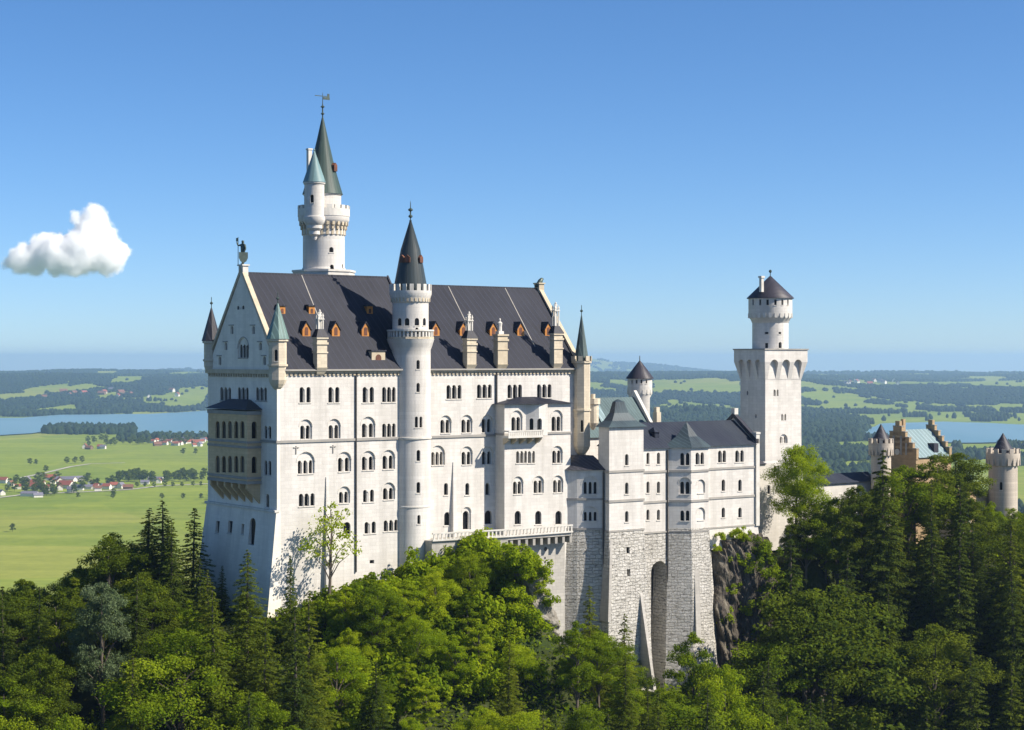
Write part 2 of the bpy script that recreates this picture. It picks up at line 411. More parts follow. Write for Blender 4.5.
# ================================================================== THE PALACE
ZE, LU, LV = -1.4, 52.0, 20.0
ZR1, ZR2, UJ = 11.75, 10.75, 24.0
palace = mk('palace', 'long white limestone palace with violet slate roof, seen with its shaded gable and five storeys', 'palace', (0, 0, -34))
bm = nb(); box(bm, .5, LU, 0, LV, -64, ZE); walls = obj('wall', bm, MT['lime'], palace)
bm = nb(); box(bm, 0, .498, .0, LV, -64, ZE); west = obj('gable_wall', bm, MT['gable'], palace)  # slab split off so the shaded face carries the lightened colour
S = Face(palace, (0, 0), (1, 0), (0, -1))
Wf = Face(palace, (0, 0), (0, 1), (-1, 0), .24)
# ---- south front, west half
for px, n in (((301.7, 308.5), 2), ((330.5, 337.3), 2), ((364.7, 371.8), 2)): S.win(px, 387, 402.5, 4.2)
S.win((384, 388.9, 393.8), 387, 402, 3.6)
S.win((303, 308.5), 425.5, 439, 4.0, hood=419.5); S.win((331.4, 337), 425, 438.5, 4.0, hood=419)
S.win((364.7, 371.6), 423.5, 437.3, 4.2, hood=416.8); S.win((384, 388.9, 393.8), 423.5, 437, 3.5)
S.win((300.3, 305.8, 311.3), 460.4, 473.6, 3.4, hood=452); S.win((340.8, 347.6), 457.7, 471.5, 4, hood=452)
S.win((364.7, 371.6), 456.6, 470, 4, hood=451); S.win((385.3, 391.5), 455.6, 469, 4, hood=450)
S.win((301, 306.5, 312.5), 493.5, 506, 4.2); S.win((341.6, 346.8), 491.8, 503, 3.6, hood=486.5)
S.win((365, 372), 489.7, 502, 3.8); S.win((385.8, 391.6), 488, 499.5, 4, hood=482.5)
S.win((347,), 522, 534, 7); S.win((366.6, 373.7), 521.7, 533.4, 4); S.win((385.6, 390.9, 396.0), 520, 531, 3.6)
S.win((372,), 560, 563.5, 4.5, flat=True, sill=False)
# ---- south front between the stair tower and the bay
S.win((509.5, 514.8, 520), 384.5, 398, 3.9); S.win((539, 544.2, 549.5), 384.2, 397.6, 3.9)
S.win((448.5, 454, 459.5), 385, 398.8, 3.9); S.win((479, 484.4, 489.8), 384.4, 398, 3.9)
S.win((443, 448.2), 419.8, 433, 3.6, hood=415.5); S.win((464, 469.2), 419.5, 432.6, 3.6, hood=415); S.win((484.4, 489.6), 419, 432.3, 3.6, hood=415)
S.win((433.6, 437.8, 442), 452, 465, 3, hood=445.5); S.win((464.2, 469.4), 451.8, 464.6, 3.6, hood=446.5); S.win((484.6, 489.8), 451.5, 464.2, 3.6, hood=446.5)
for px in (446, 467.3, 487.5): S.win((px,), 483, 495, 4.0)
S.win((447.3,), 512, 525.4, 6.2); S.win((488.4,), 510.3, 524, 7.2)
S.win((466.6,), 511, 529.5, 6.0, hood=507, sill=False)
S.apply(walls)
# ---- west front
for px in (225.6, 243.2, 261.4): Wf.win((px-4, px, px+4), 387.3, 400.5, 2.7, frame='gtrim')
Wf.win((265.8, 269.8), 426, 438.5, 2.8); Wf.win((265.8, 269.8), 460.5, 475, 2.8); Wf.win((267.6,), 494, 507, 3.2)
Wf.apply(west)
# ---- battered plinth below the west front
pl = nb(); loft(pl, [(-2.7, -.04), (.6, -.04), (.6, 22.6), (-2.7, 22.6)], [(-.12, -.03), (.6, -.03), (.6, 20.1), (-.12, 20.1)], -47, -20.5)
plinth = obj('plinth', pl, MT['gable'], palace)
WB = Face(palace, (-.5, 0), (0, 1), (-1, 0), .5)
WB.win((217,), 521, 533, 3.6, flat=True); WB.win((229.5,), 521, 533, 4.2, flat=True); WB.win((242,), 524, 534, 2.6, flat=True)
WB.win((251.5,), 518, 545, 6, sill=False)
WB.apply(plinth)
bm = nb(); box(bm, -.4, .3, -.12, 20.3, -20.6, -20.3); obj('string_course', bm, MT['ltrim'], palace)
# ---- string courses, cornice and corbel tables
bm = nb(); zc = S.z(340, 440)
for a, b in ((0.05, u_at(399, 0)), (u_at(432, 0), u_at(497, 0))): box(bm, a-.1, b, -.16, .1, zc-.17, zc+.17)
box(bm, -.16, .1, -.15, LV, zc-.17, zc+.17); obj('string_course', bm, MT['gtrim'], palace)
bm = nb(); box(bm, .2, LU, -.26, .1, ZE-.62, ZE-.12); box(bm, -.34, .1, -.34, LV+.2, ZE-.75, ZE-.15); obj('cornice', bm, MT['trim'], palace)
bm = nb(); u = .6
while u < LU-1:
    box(bm, u, u+.34, -.2, .05, ZE-.98, ZE-.623); u += .66
obj('corbel_table', bm, MT['trim'], palace)
bm = nb(); v = .4
while v < LV-.3: box(bm, -.28, .05, v, v+.28, ZE-1.2, ZE-.753); v += .72
obj('corbel_table', bm, MT['trim'], palace)
# ---- roofs
def roof(bm, u0, u1, zr, over=.45):
    sl = (zr-ZE)/(LV/2); t = .0
    extr(bm, [(-over, ZE-over*sl*.35+.006), (LV/2, zr), (LV+over, ZE-over*sl*.35+.006)], u0, u1)
bm = nb(); roof(bm, .62, UJ, ZR1); obj('roof', bm, MT['slate'], palace)
bm = nb(); roof(bm, UJ+.01, LU-.6, ZR2); obj('roof', bm, MT['slate'], palace)
bm = nb(); box(bm, .62, LU-.6, -.62, -.40, ZE-.34, ZE-.12); obj('gutter', bm, MT['gtrim'], palace)
for u0, zr in ((UJ-.25, ZR1), (9.4, ZR1), (34.5, ZR2), (45, ZR2)):          # raised sheet seams / parapet ribs up the slope
    bm = nb(); wd = .28 if u0 == UJ-.25 else .13; sl = (zr-ZE)/10
    extr(bm, [(-.3, ZE+.02), (10, zr+.02), (10, zr+.30), (-.3, ZE+.26)] if wd > .2 else [(-.2, ZE+.0), (10, zr+.0), (10, zr+.09), (-.2, ZE+.08)], u0, u0+wd)
    obj('roof_rib', bm, MT['slate' if wd > .2 else 'gtrim'], palace)
bm = nb(); box(bm, .7, UJ, 9.88, 10.12, ZR1-.14, ZR1+.13); box(bm, UJ+.02, LU-.6, 9.88, 10.12, ZR2-.14, ZR2+.13); obj('ridge_cap', bm, MT['dslate'], palace)
# ---- gables
def gable(u0, u1, zr, up=.8):
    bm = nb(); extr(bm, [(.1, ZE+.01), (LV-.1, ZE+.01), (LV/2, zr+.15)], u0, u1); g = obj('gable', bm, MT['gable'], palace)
    bm = nb(); sl = (zr+.2-ZE)/(LV/2)
    prof = [(-.55, ZE+.0), (LV/2, zr+.15), (LV+.55, ZE+.0), (LV+.55, ZE+up-.2), (LV/2, zr+up), (-.55, ZE+up-.2)]
    extr(bm, prof, u0-.14, u1+.02); obj('gable_coping', bm, MT['trim'], g)
    return g
gw = gable(0.0, .55, ZR1)
G = Face(palace, (0, 0), (0, 1), (-1, 0), .16)
G.win((239.9, 243.3, 246.6), 344.4, 357.6, 2.4, hood=337.5, frame='gtrim', parent=gw)
G.win((238.2, 243.2), 305.5, 309.5, 2.4, sill=False, parent=gw)
for px, ya, yb in ((232, 326, 334), (253.5, 326, 334), (226, 342.5, 350), (260.5, 342.5, 350), (220, 356.5, 365), (264.5, 356.5, 365)):
    f = nb(); t = G.s_at(px); z1, z0 = G.z(px, ya), G.z(px, yb)
    G.shape(G.cut0, G.arch(t, .9, z0, z1), -.16, .4); G.barr(f, t-.5, t+.9, -.02, .09, z1+.05, z1+.2); G.barr(f, t-.04, t+.04, -.15, .02, z0, z1-.1)
    obj('blind_niche', f, MT['gtrim'], gw)
G.apply(gw)
ge = gable(LU-.55, LU, ZR2, .55)
bm = nb(); box(bm, -.1, .75, LV/2-.62, LV/2+.62, ZR1-.3, ZR1+.95); box(bm, -.25, .9, LV/2-.76, LV/2+.76, ZR1+.95, ZR1+1.15); obj('pedestal', bm, MT['ltrim'], palace)
bm = nb(); box(bm, LU-.75, LU+.2, LV/2-.62, LV/2+.62, ZR2-1.8, ZR2+.7); box(bm, LU-.9, LU+.35, LV/2-.76, LV/2+.76, ZR2+.7, ZR2+.9); obj('pedestal', bm, MT['trim'], palace)
# ---- two-storey loggia on the west front
po = 2.1
O1 = Face(palace, (-po, 0), (0, 1), (-1, 0), .28)
v0 = v_at(247.3, -po); v1 = v_at(208.5, -po)
vs0 = v_at(261, 0)
zt, zb = z_at(411, -po, 8), z_at(482, -po, 8)
plan = [(.05, vs0), (-po, v0), (-po, v1), (.05, v1+1.0)]
bm = nb(); prism(bm, plan, zb, zt); log = obj('loggia', bm, MT['loggia'], palace)
n = 5; pxs = [217.6, 223.8, 229.9, 236.2, 242.3]
for ya, yb in ((421, 438.2), (455.8, 472.5)):
    for p in pxs: O1.win((p,), ya, yb, 4.3, sill=False, frame='loggia', parent=log)
dA = Vector((po, vs0-v0)).normalized(); O2 = Face(palace, (-po, v0), (dA.x, dA.y), (dA.y, -dA.x), .4)
for ya, yb in ((421.5, 438.5), (456.5, 473)): O2.win((254.3,), ya, yb, 5, sill=False, frame='sand', parent=log)
O1.apply(log); O2.apply(log)
def grow(poly, d):
    c = Vector((sum(p[0] for p in poly)/len(poly), sum(p[1] for p in poly)/len(poly)))
    out = []
    for i in range(len(poly)):
        a, b, c2 = Vector(poly[i-1]), Vector(poly[i]), Vector(poly[(i+1) % len(poly)])
        e1, e2 = (b-a).normalized(), (c2-b).normalized(); n1, n2 = Vector((e1.y, -e1.x)), Vector((e2.y, -e2.x))
        if n1.dot(b-c) < 0: n1, n2 = -n1, -n2
        m = (n1+n2); m = m/max(m.dot(n1), .3); out.append(tuple(b+m*d))
    return out
bm = nb()
for y, h in ((412.5, .5), (441.5, .3), (446.5, .3), (477, .3), (481.5, .4)): z = z_at(y, -po, 8); prism(bm, grow(plan, .16), z-h/2, z+h/2)
obj('string_course', bm, MT['gtrim'], log)
bm = nb(); g2 = grow(plan, .45); c0 = (0.02, (v0+v1)/2)
loft(bm, [(p[0], p[1]) for p in g2], [(.02, p[1]*.42+c0[1]*.58) if p[0] > -1 else (-.45, p[1]*.45+c0[1]*.55) for p in g2], zt+.25, zt+1.55); obj('loggia_roof', bm, MT['dslate'], log)
bm = nb()
for k in range(6):
    vv = v0+.5+(v1-v0-.8)*k/5
    extr(bm, [], 0, 0) if False else None
    q = [(.05, zb-.02), (-po+.12, zb-.02), (-po+.12, zb-.75), (-1.1, zb-1.7), (.05, zb-2.9)]
    a = [bm.verts.new((x, vv-.22, z)) for x, z in q]; b = [bm.verts.new((x, vv+.22, z)) for x, z in q]
    bm.faces.new(a); bm.faces.new(b[::-1])
    for i in range(5): bm.faces.new((a[i], b[i], b[(i+1) % 5], a[(i+1) % 5]))
obj('corbel', bm, MT['loggia'], log)
# ---- corner turrets
def turret(c, r, n, zlo, zcor, ztop, zcone, roofmat, wallmat, name, rot=PI/8, battle=False, winp=None):
    bm = nb(); lathe(bm, c, [(.3*r, zlo-1.35), (.62*r, zlo-.95), (.85*r, zlo-.5), (r, zlo), (r, zcor), (r+.16, zcor+.03), (r+.16, zcor+.3), (r, zcor+.33), (r, ztop-.35), (r+.22, ztop-.3), (r+.22, ztop)], n, rot)
    o = obj(name, bm, MT[wallmat], palace, smooth=n > 12)
    bm = nb()
    lathe(bm, c, [(r+.34, ztop+.0), (r+.2, ztop+.5), (.10, zcone), (0, zcone+.05)] if not battle else [(r-.2, ztop), (.09, zcone), (0, zcone+.04)], n, rot); obj('turret_roof', bm, MT[roofmat], o)
    if battle:
        bm = nb(); merlons(bm, c, r-.12, r+.22, n, .55, ztop-.01, ztop+.75); obj('battlement', bm, MT[wallmat], o)
    bm = nb(); lathe(bm, c, [(.06, zcone-.1), (.06, zcone+.5), (.22, zcone+.6), (.22, zcone+.75), (.05, zcone+.9), (.05, zcone+1.5), (0, zcone+1.6)], 8); obj('finial', bm, MT['bronze'], o)
    if winp:
        C = CylFaces(o, c, r*.95)
        for px, ya, yb, wd in winp: C.win(px, ya, yb, wd)
        C.apply(o)
    return o
cw = (.35, .45)
turret(cw, 1.2, 8, z_at(380, *cw), z_at(365, *cw)-.2, z_at(339, *cw), z_at(303.5, *cw), 'copper', 'sand', 'corner_turret', PI/8-A0*0, winp=((276, 349.5, 361, 3.2),))
cn = (.3, LV-.5)
turret(cn, 1.05, 8, z_at(366, *cn), z_at(360, *cn)-.2, z_at(341, *cn), z_at(308, *cn), 'dslate', 'sand', 'corner_turret')
cs = (LU-.2, -.35)
turret(cs, 1.35, 8, z_at(446, *cs), z_at(411, *cs), z_at(361, *cs), z_at(315.5, *cs), 'dcopper', 'sand', 'corner_turret', PI/8, True, winp=((573.5, 385, 396.5, 3.0), (573.5, 417, 428, 3.0), (582, 420, 432, 2.4)))
# ---- projecting bay of the east half
BV = -2.3
b0, b1 = u_at(504.5, BV), u_at(570.5, BV)
bm = nb(); box(bm, b0, b1, BV, .4, -60, z_at(404, b0+5, BV)); bay = obj('bay', bm, MT['lime'], palace)
BF = Face(palace, (0, BV), (1, 0), (0, -1))
BF.win((514.2, 519.0), 417, 431, 4.0, hood=410.5, parent=bay); BF.win((554.4, 559.2), 416.5, 431, 4.0, hood=410, parent=bay)
BF.win((517.6, 521.6, 525.6), 451, 463, 2.7, parent=bay); BF.win((529.4, 533.6), 451, 463, 2.7, parent=bay)
BF.win((554.8, 559.6), 450.5, 463, 3.4, hood=446, parent=bay)
BF.win((515.6, 520.2), 481.5, 494, 3.4, hood=476.5, parent=bay); BF.win((536.2, 540.8), 480.5, 493, 3.4, hood=476, parent=bay); BF.win((555.6, 560.2), 480, 492.5, 3.4, hood=475.5, parent=bay)
for px in (517.8, 538.3, 558.5): BF.win((px,), 510.8, 524.3, 6.2, parent=bay)
BF.apply(bay)
bm = nb(); zz = z_at(433.5, b0+6, BV); box(bm, b0-.12, b1+.1, BV-.14, .2, zz-.15, zz+.15); obj('string_course', bm, MT['gtrim'], bay)
ze = z_at(404, b0+5, BV)
bm = nb(); um = u_at(535, BV)
pts = [(b0-.6, BV-.5), (um-2.6, BV-.5), (um, BV-1.6), (um+2.4, BV-.5), (b1+.4, BV-.5), (b1+.4, 0.02), (b0-.6, 0.02)]
loft(bm, pts, [(p[0]*.25+um*.75, -.02 if p[1] < -.4 else .015) for p in pts], ze+.01, ze+1.0); obj('bay_roof', bm, MT['slate'], bay)
# little oriel and balcony on the bay
ov = z_at(432.5, um, BV)
op = [(um-1.75, BV+.05), (um-.15, BV-1.15), (um+1.6, BV-.95), (um+1.75, BV+.05)]
bm = nb(); prism(bm, op, ov-.4, ze-.02); ori = obj('oriel', bm, MT['lime'], palace)
for i, px in ((0, 531.5), (1, 540)):
    a, b = Vector(op[i]), Vector(op[i+1]); d = (b-a).normalized(); f = Face(palace, tuple(a), tuple(d), (d.y, -d.x), .35)
    f.win((px,), 418.3, 431.8, 3.8, parent=ori); f.apply(ori)
ba, bb = u_at(508.5, BV-1.5), u_at(543.5, BV-1.5)
bm = nb(); box(bm, ba, bb, BV-1.5, BV-.01, ov-.65, ov-.35); bal = obj('balcony', bm, MT['ltrim'], palace)
bm = nb(); box(bm, ba, bb, BV-1.5, BV-1.36, ov+.25, ov+.45); box(bm, ba, ba+.14, BV-1.5, BV, ov+.25, ov+.45); box(bm, bb-.14, bb, BV-1.5, BV, ov+.25, ov+.45)
u = ba+.05
while u < bb: box(bm, u, u+.26, BV-1.46, BV-1.40, ov-.36, ov+.26); u += .34
obj('balustrade', bm, MT['ltrim'], bal)
bm = nb()
for k in range(5):
    uu = ba+.25+(bb-ba-.5)*k/4
    extr(bm, [(BV, ov-.66), (BV-1.3, ov-.66), (BV-1.25, ov-.95), (BV, ov-1.6)], uu-.16, uu+.16)
obj('corbel', bm, MT['trim'], bal)
# ---- roof dormers
def roof_pt(px, py, zr):
    lo, hi = -.4, 10.0; sl = (zr-ZE)/10
    for _ in range(40):
        v = (lo+hi)/2; u = u_at(px, v); y = HY-(ZE+v*sl)*FPX/depth(u, v)
        if y > py: lo = v
        else: hi = v
    return u, v, ZE+v*sl
def dormer(px, py, wd, ht, zr, pointed=True, mat='wood', dp=None):
    u, v, z = roof_pt(px, py+ht*.07, zr); sl = (zr-ZE)/10; vb = v-.25; h = ht
    dd = h/sl+.5
    out = [(-wd/2, 0), (wd/2, 0), (wd/2, h*.55), (0, h), (-wd/2, h*.55)] if pointed else [(-wd/2, 0), (wd/2, 0), (wd/2, h), (-wd/2, h)]
    bm = nb(); z0 = z-.25
    def ex(bm, o, va, vb_):
        a = [bm.verts.new((u+x, va, z0+y)) for x, y in o]; b = [bm.verts.new((u+x, vb_, z0+y)) for x, y in o]; n = len(o)
        bm.faces.new(a); bm.faces.new(b[::-1])
        for i in range(n): bm.faces.new((a[i], a[(i+1) % n], b[(i+1) % n], b[i]))
    ex(bm, out, vb, v+dd); d = obj('dormer', bm, MT[mat], palace)
    bm = nb()
    if pointed:
        for sgn in (-1, 1):
            ex(bm, [(sgn*(wd/2+.16), h*.55-.18), (sgn*(wd/2+.16), h*.55-.02), (0, h+.24), (0, h+.06)][::sgn], vb-.12, v+dd+.1)
    else: ex(bm, [(-wd/2-.15, h-.02), (wd/2+.15, h-.02), (wd/2+.15, h+.14), (-wd/2-.15, h+.2)], vb-.15, v+dd+.2)
    obj('dormer_roof', bm, MT['dslate'], d)
    bm = nb(); f = Face(palace, (u, vb-.012), (1, 0), (0, -1)); f.shape(bm, f.arch(0, wd*.42, z0+h*.14, z0+h*.7), -.05, .012); obj('pane', bm, MT['rust'], d)
for px in (305.6, 335, 364.7): dormer(px, 335.5, 1.25, 2.05, ZR1)
for px in (435, 462.5, 492.4, 519.8, 547.4): dormer(px, 335, 1.25, 2.05, ZR2)
for px in (281.4, 311, 369): dormer(px, 312.5, .95, 1.15, ZR1, False)
u, v, z = roof_pt(377, 362, ZR1)
dormer(377.5, 360, 2.2, 1.5, ZR1, False, 'trim')
# ---- chimney turrets standing on the eaves
def eave_turret(px, ya, yb, ytop, wd, statue=False):
    u = u_at(px, -.3); c = (u, .2); h = wd/2; z0, z1 = z_at(yb, *c), z_at(ya, *c); zt = z_at(ytop, *c)
    bm = nb(); box(bm, u-h, u+h, -.75, .35, z0-.2, z1); box(bm, u-h-.14, u+h+.14, -.9, .5, z1-.75, z1-.45); box(bm, u-h-.14, u+h+.14, -.9, .5, z1, z1+.25)
    box(bm, u-h-.1, u+h+.1, -.86, .46, (z0+z1)/2-.1, (z0+z1)/2+.1)
    loft(bm, [(u-.7*h, -.3), (u+.7*h, -.3), (u+.7*h, .3), (u-.7*h, .3)], [(u-h-.1, -.85), (u+h+.1, -.85), (u+h+.1, .9), (u-h-.1, .9)], z0-1.15, z0-.203)
    o = obj('eave_turret', bm, MT['sand' if not statue else 'trim'], palace)
    bm = nb()
    if not statue:
        loft(bm, [(u-h-.2, -.95), (u+h+.2, -.95), (u+h+.2, .55), (u-h-.2, .55)], [(u-.45, -.45), (u+.45, -.45), (u+.45, .3), (u-.45, .3)], z1+.25, z1+1.35); obj('cap_roof', bm, MT['slate'], o)
        bm = nb(); zq = z1+1.35
        for x, y in ((-.34, -.34), (.34, -.34), (-.34, .19), (.34, .19)): box(bm, u+x-.09, u+x+.09, .0+y-.09, y+.09, zq, zt-.8); pyramid(bm, [(u+x-.13, y-.13), (u+x+.13, y-.13), (u+x+.13, y+.13), (u+x-.13, y+.13)], zt-.8, (u+x, y, zt-.3))
        box(bm, u-.5, u+.5, -.5, .35, zt-1.25, zt-1.1); box(bm, u-.12, u+.12, -.2, .04, zq, zt-.1); box(bm, u-.28, u+.28, -.16, 0, zt-.4, zt-.2); lathe(bm, (u, -.08), [(.05, zt-.2), (.17, zt-.05), (.05, zt+.15), (0, zt+.2)], 8)
        obj('pinnacle', bm, MT['ltrim'], o)
    else:
        box(bm, u-.45, u+.45, -.4, .5, z1+.25, z1+.7); lathe(bm, (u, 0), [(.32, z1+.7), (.3, z1+1.4), (.38, z1+1.9), (.12, z1+2.15), (.17, z1+2.35), (.1, z1+2.55), (0, z1+2.6)], 8); obj('pinnacle', bm, MT['ltrim'], o)
eave_turret(320.5, 339, 366, 310.5, 1.55); eave_turret(470, 340, 363, 312.5, 1.6); eave_turret(501, 336, 363, 318, 1.75, True); eave_turret(556.6, 335, 362, 303, 1.6)
# ---- drain pipes, wall anchors, slender buttresses
bm = nb()
for px, y1 in ((355.6, 572),): t = S.s_at(px); tube(bm, [(t, -.13, ZE-.7), (t, -.13, z_at(y1, t, 0))], .12, 6)
obj('drainpipe', bm, MT['iron'], palace)
bm = nb(); t = u_at(496, 0); tube(bm, [(t, -.15, ZE-.7), (t, -.15, -29)], .15, 6); obj('drainpipe', bm, MT['iron'], palace)
for px, y in ((296, 450), (333, 449)):
    bm = nb(); t = S.s_at(px); z = S.z(px, y); S.barr(bm, t-.07, t+.07, .01, .09, z-.55, z+.55); S.barr(bm, t-.42, t+.42, .012, .085, z+.25, z+.4); obj('wall_anchor', bm, MT['gtrim'], palace)
for px, ya, yb, wd in ((326.3, 477, 600, .9), (453.3, 462, 540, 1.0)):
    t = S.s_at(px); z1, z0 = S.z(px, ya), S.z(px, yb)
    bm = nb(); loft(bm, [(t-wd/2, -.75), (t+wd/2, -.75), (t+wd/2, .1), (t-wd/2, .1)], [(t-.08, -.1), (t+.08, -.1), (t+.08, .1), (t-.08, .1)], z0, z1); obj('buttress', bm, MT['lime'], palace)

# ================================================================== STAIR TOWER
tc = (u_at(410.5, 1.0), 1.0)
stair = mk('stair_tower', 'slim round white stair tower with balcony and black cone against the long front', 'tower', (tc[0], tc[1], -33))
zz = lambda y: z_at(y, *tc)
bm = nb(); lathe(bm, tc, [(2.83, -60), (2.83, zz(356)), (2.83, zz(350)), (3.05, zz(346)), (3.35, zz(339))], 40); shaft = obj('wall', bm, MT['lime'], stair, True)
C = CylFaces(stair, tc, 2.83)
for px, ya, yb, wd in ((418.2, 383, 392, 3.6), (416.5, 416.5, 427.5, 3.2), (421, 416.5, 427.5, 3.2), (418.5, 450, 461, 4), (418.5, 482, 493, 4), (419, 515, 524, 3.4), (418.2, 360, 369, 3.6)): C.win(px, ya, yb, wd)
C.apply(shaft)
bm = nb(); lathe(bm, tc, [(2.9, zz(438.6)), (3.0, zz(438.4)), (3.0, zz(436.6)), (2.9, zz(436.4))], 40); lathe(bm, tc, [(2.86, zz(506.6)), (2.9, zz(506.4)), (2.9, zz(505)), (2.86, zz(504.8))], 40); obj('string_course', bm, MT['ltrim'], stair, True)
bm = nb(); lathe(bm, tc, [(3.36, zz(339)), (3.36, zz(337)), (2.6, zz(337)-.0)], 12, PI/12); n = 12; bal = obj('balcony', bm, MT['trim'], stair)
bm = nb()
for i in range(36): a = 2*PI*i/36; wedge(bm, tc, 3.12, 3.24, a-.04, a+.04, zz(337)+.01, zz(331.5))
lathe(bm, tc, [(3.05, zz(331.4)), (3.34, zz(331.4)), (3.34, zz(329.8)), (3.05, zz(329.8))], 36); obj('balustrade', bm, MT['ltrim'], bal)
bm = nb(); lathe(bm, tc, [(2.55, zz(339)), (2.55, zz(303.5)), (2.72, zz(302)), (2.72, zz(300)), (2.85, zz(297)), (2.98, zz(294.5)), (2.98, zz(291)), (2.2, zz(291))], 40); drum = obj('drum', bm, MT['lime'], stair, True)
C = CylFaces(stair, tc, 2.55)
C.win(417, 327.5, 334, 3.4)
for px in (399.5, 407, 417, 424.5): C.win(px, 318, 325.5, 4.6, deep=.16)
C.apply(drum)
bm = nb(); merlons(bm, tc, 2.72, 2.98, 18, .55, zz(291.2), zz(284.5)); obj('battlement', bm, MT['ltrim'], stair)
bm = nb()
for i in range(30): a = 2*PI*i/30; wedge(bm, tc, 2.45, 2.8, a-.05, a+.05, zz(301.8), zz(297.5))
obj('corbel_table', bm, MT['trim'], stair)
bm = nb(); lathe(bm, tc, [(2.3, zz(291.1)), (2.3, zz(285)), (2.28, zz(284)), (1.4, zz(250)), (.16, zz(221.5)), (.2, zz(220.5)), (0, zz(220))], 24); rf = obj('roof', bm, MT['cone_dark'], stair, True)
for px in (402.5, 407.5, 420.5):
    C = CylFaces(stair, tc, 1.72); N = C.at(px); A = (-N[1], N[0]); f = Face(stair, (tc[0]+N[0]*1.72, tc[1]+N[1]*1.72), A, N)
    bm = nb(); f.shape(bm, [(-.38, zz(263)), (.38, zz(263)), (.38, zz(258)), (0, zz(255.4)), (-.38, zz(258))], -.9, .2); obj('dormer', bm, MT['rust'], rf)
bm = nb(); lathe(bm, tc, [(.08, zz(222)), (.08, zz(218)), (.3, zz(217)), (.3, zz(215.8)), (.1, zz(214.5)), (.1, zz(211.5)), (.34, zz(210.4)), (.34, zz(209.2)), (.07, zz(208)), (.05, zz(203)), (0, zz(200))], 10); obj('finial', bm, MT['bronze'], stair)

# ================================================================== GREAT TOWER BEHIND THE RIDGE
gv = 19.0; gc = (u_at(323.8, gv), gv)
great = mk('main_tower', 'tallest round white tower with gallery and verdigris spire, rising behind the roof ridge', 'tower', (gc[0], gc[1], -34))
zz = lambda y: z_at(y, *gc)
bm = nb(); prism(bm, ngon(gc, 4.6, 8, PI/8), -40, zz(272.5)); prism(bm, ngon(gc, 4.75, 8, PI/8), zz(272.5), zz(270.5)); obj('base', bm, MT['ltrim'], great)
bm = nb(); lathe(bm, gc, [(3.2, zz(270.6)), (3.2, zz(268.5)), (3.08, zz(268)), (3.08, zz(236)), (3.2, zz(235)), (3.2, zz(226)), (3.62, zz(222.5)), (3.78, zz(220.5)), (3.78, zz(217)), (2.7, zz(217))], 40); sh = obj('wall', bm, MT['lime'], great, True)
C = CylFaces(great, gc, 3.08); C.win(331.5, 247, 252.3, 4.6); C.win(332, 264.5, 270, 4.2); C.win(342.5, 264, 269, 2.4); C.apply(sh)
bm = nb()
for i in range(26):
    a = 2*PI*i/26; r0 = 3.02
    for k, (r, za, zb_) in enumerate(((3.25, 235.5, 230), (3.45, 230, 226), (3.62, 226, 221.5))): wedge(bm, gc, r0, r, a-.055, a+.055, zz(za), zz(zb_)+.004*k)
obj('corbel_table', bm, MT['trim'], great)
bm = nb(); lathe(bm, gc, [(3.5, zz(217)), (3.84, zz(217)), (3.84, zz(209.5)), (3.5, zz(209.5))], 40); merlons(bm, gc, 3.5, 3.84, 20, .62, zz(209.6), zz(206)); obj('parapet', bm, MT['ltrim'], great)
bm = nb(); c2 = (gc[0]-.2, gc[1]); lathe(bm, c2, [(2.72, zz(217.5)), (2.72, zz(196)), (2.85, zz(195.5)), (2.85, zz(194.5))], 36); obj('upper_drum', bm, MT['lime'], great, True)
bm = nb(); lathe(bm, c2, [(3.0, zz(194.6)), (2.88, zz(192)), (2.3, zz(179)), (1.55, zz(160)), (.86, zz(140)), (.24, zz(121)), (.14, zz(118)), (0, zz(117.8))], 28); sp = obj('spire', bm, MT['cone_copper'], great, True)
bm = nb(); f = CylFaces(great, c2, 1.85); N = f.at(333.5); A = (-N[1], N[0]); ff = Face(great, (c2[0]+N[0]*1.75, c2[1]+N[1]*1.75), A, N); ff.shape(bm, [(-.45, zz(172)), (.45, zz(172)), (.45, zz(166)), (0, zz(163.5)), (-.45, zz(166))], -.6, .5); obj('dormer', bm, MT['rust'], sp)
bm = nb(); lathe(bm, c2, [(.1, zz(119)), (.1, zz(115)), (.3, zz(114)), (.1, zz(112.5)), (.1, zz(108)), (.34, zz(107)), (.1, zz(105.5)), (.06, zz(103)), (.04, zz(94)), (0, zz(92))], 10); obj('finial', bm, MT['bronze'], great)
bm = nb(); q = gc
box(bm, q[0]-1.5, q[0]+.9, q[1]-.04, q[1]+.04, zz(96.6), zz(95.9)); box(bm, q[0]-.1, q[0]+1.0, q[1]-.045, q[1]+.045, zz(99.5), zz(97)); box(bm, q[0]+.6, q[0]+.95, q[1]-.043, q[1]+.043, zz(97), zz(93.5)); obj('weather_vane', bm, MT['bronze'], great)
